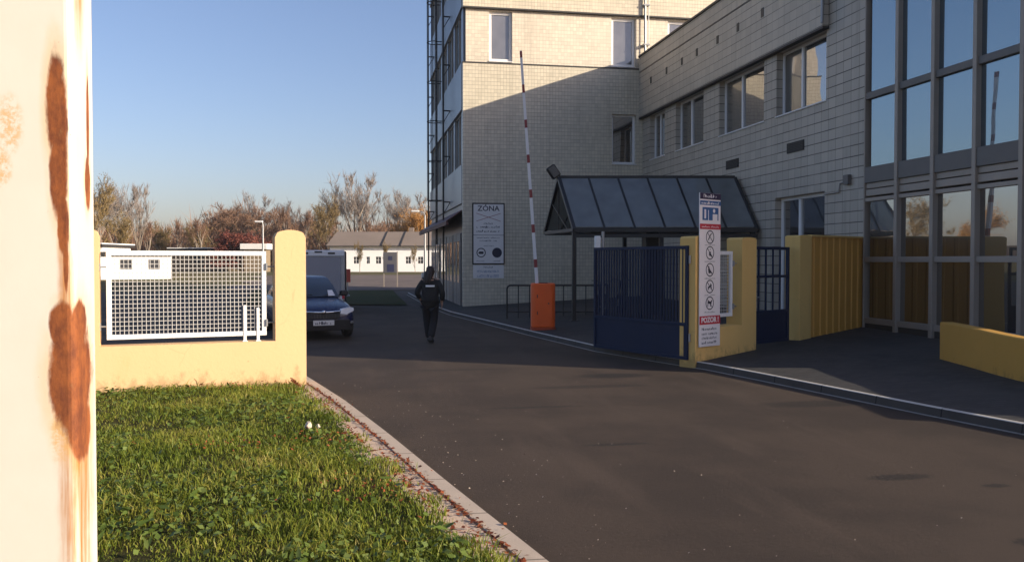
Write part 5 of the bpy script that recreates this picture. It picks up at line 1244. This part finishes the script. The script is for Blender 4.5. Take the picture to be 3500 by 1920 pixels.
def leafpos(r):
    k_ = r.random(); y = 3.9 + 9.2 * r.random() ** 1.3
    if k_ < .62: return (xl(y) - .178 + r.normal(0, .018), y, .062 + .008 * r.random())
    if k_ < .90: return (gl(y) + .02 + abs(r.normal(0, .05)), y, .066 + .02 * r.random())
    if k_ < .95: return (xl(y) - .6 * r.random(), y, .064 + .004 * r.random())
    return (gl(y) - abs(r.normal(0, .35)), y, .13 + .03 * r.random())
scatter(1500, 4, .017, 'fallen_leaves', M['leaves'], 'red brown fallen leaves gathered along the paving joint and grass edge', 'leaves', leafpos, .28, .6)
def leafclump(r):
    c = [(10.9, 0), (11.3, 0), (6.6, .0), (7.2, 0), (7.6, 0), (5.4, 0)][r.integers(0, 6)]; y = c[0] + r.normal(0, .28); return (xl(y) - .30 + r.normal(0, .09), y, .064 + .012 * r.random())
scatter(380, 9, .018, 'leaf_drift', M['leaves'], 'denser drifts of red leaves lying across the paving strip', 'leaves', leafclump, .25, .6)
def brownp(r):
    c = [(-.75, 8.3, .5), (-.2, 12.2, .5), (-1.3, 12.35, .7), (-.1, 8.6, .35), (.25, 6.4, .35)][r.integers(0, 5)]
    x, y = c[0] + r.normal(0, c[2]), c[1] + r.normal(0, .22); y = min(y, 12.6 + x * .2); x = min(x, gl(y) - .03); return (x, y, zl(x, y) + .05 + .05 * r.random())
scatter(600, 6, .015, 'brown_leaves', M['leaves'], 'brown leaves caught in the grass of the lawn', 'leaves', brownp, .7, .5)
for k_, (px, py, s, lb) in enumerate(((773, 1082, .035, 'crumpled white paper scrap lying in the lawn, the larger of two'), (798, 1080, .02, 'crumpled white paper scrap lying in the lawn, the smaller of two'))):
    d = 1.72 * 2164 / (py - 655); x, y = W(px, d); r_ = random.Random(k_ + 3); m = MB(); n_ = 9; vs = []
    for j in range(5):
        for i in range(n_): t = 2 * math.pi * i / n_; f = math.sin(math.pi * (j + .5) / 5); vs.append((s * f * math.cos(t) * r_.uniform(.5, 1.3), s * f * math.sin(t) * r_.uniform(.5, 1.3), s * (1 + math.cos(math.pi * (j + .5) / 5)) * r_.uniform(.6, 1.4)))
    m.add(vs, [(j * n_ + i, j * n_ + (i + 1) % n_, (j + 1) * n_ + (i + 1) % n_, (j + 1) * n_ + i) for j in range(4) for i in range(n_)] + [tuple(range(n_))[::-1], tuple(range(4 * n_, 5 * n_))])
    o = m.build('paper_scrap', M['paper']); o.location = (x, y, zl(x, y) + .05); tag(o, lb, 'litter')
def grit(r):
    y = 4.5 + 9 * r.random() ** 1.4; return (xl(y) + .05 + (5.5 if r.random() < .4 else 1.2) * r.random() ** 1.5, y, .006)
scatter(260, 8, .006, 'grit', M['kerb_sun'], 'pale grit scattered on the asphalt', 'gravel', grit, .3, .8)

# ------------------------------------------------------------------ thin autumn haze over the whole place
hz_ = MB(); hz_.box(-4050, 4050, -450, 4050, -1.3, 19.5)
k = NT('haze_air'); v_ = k.n('ShaderNodeVolumePrincipled'); v_.inputs['Density'].default_value = .00032; v_.inputs['Color'].default_value = (.86, .88, .92, 1); v_.inputs['Anisotropy'].default_value = .1
k.t.links.new(v_.outputs[0], k.out.inputs['Volume'])
hz_o = hz_.build('haze', k.m); tag(hz_o, 'thin pale autumn haze in the air', 'haze', None, 'stuff')
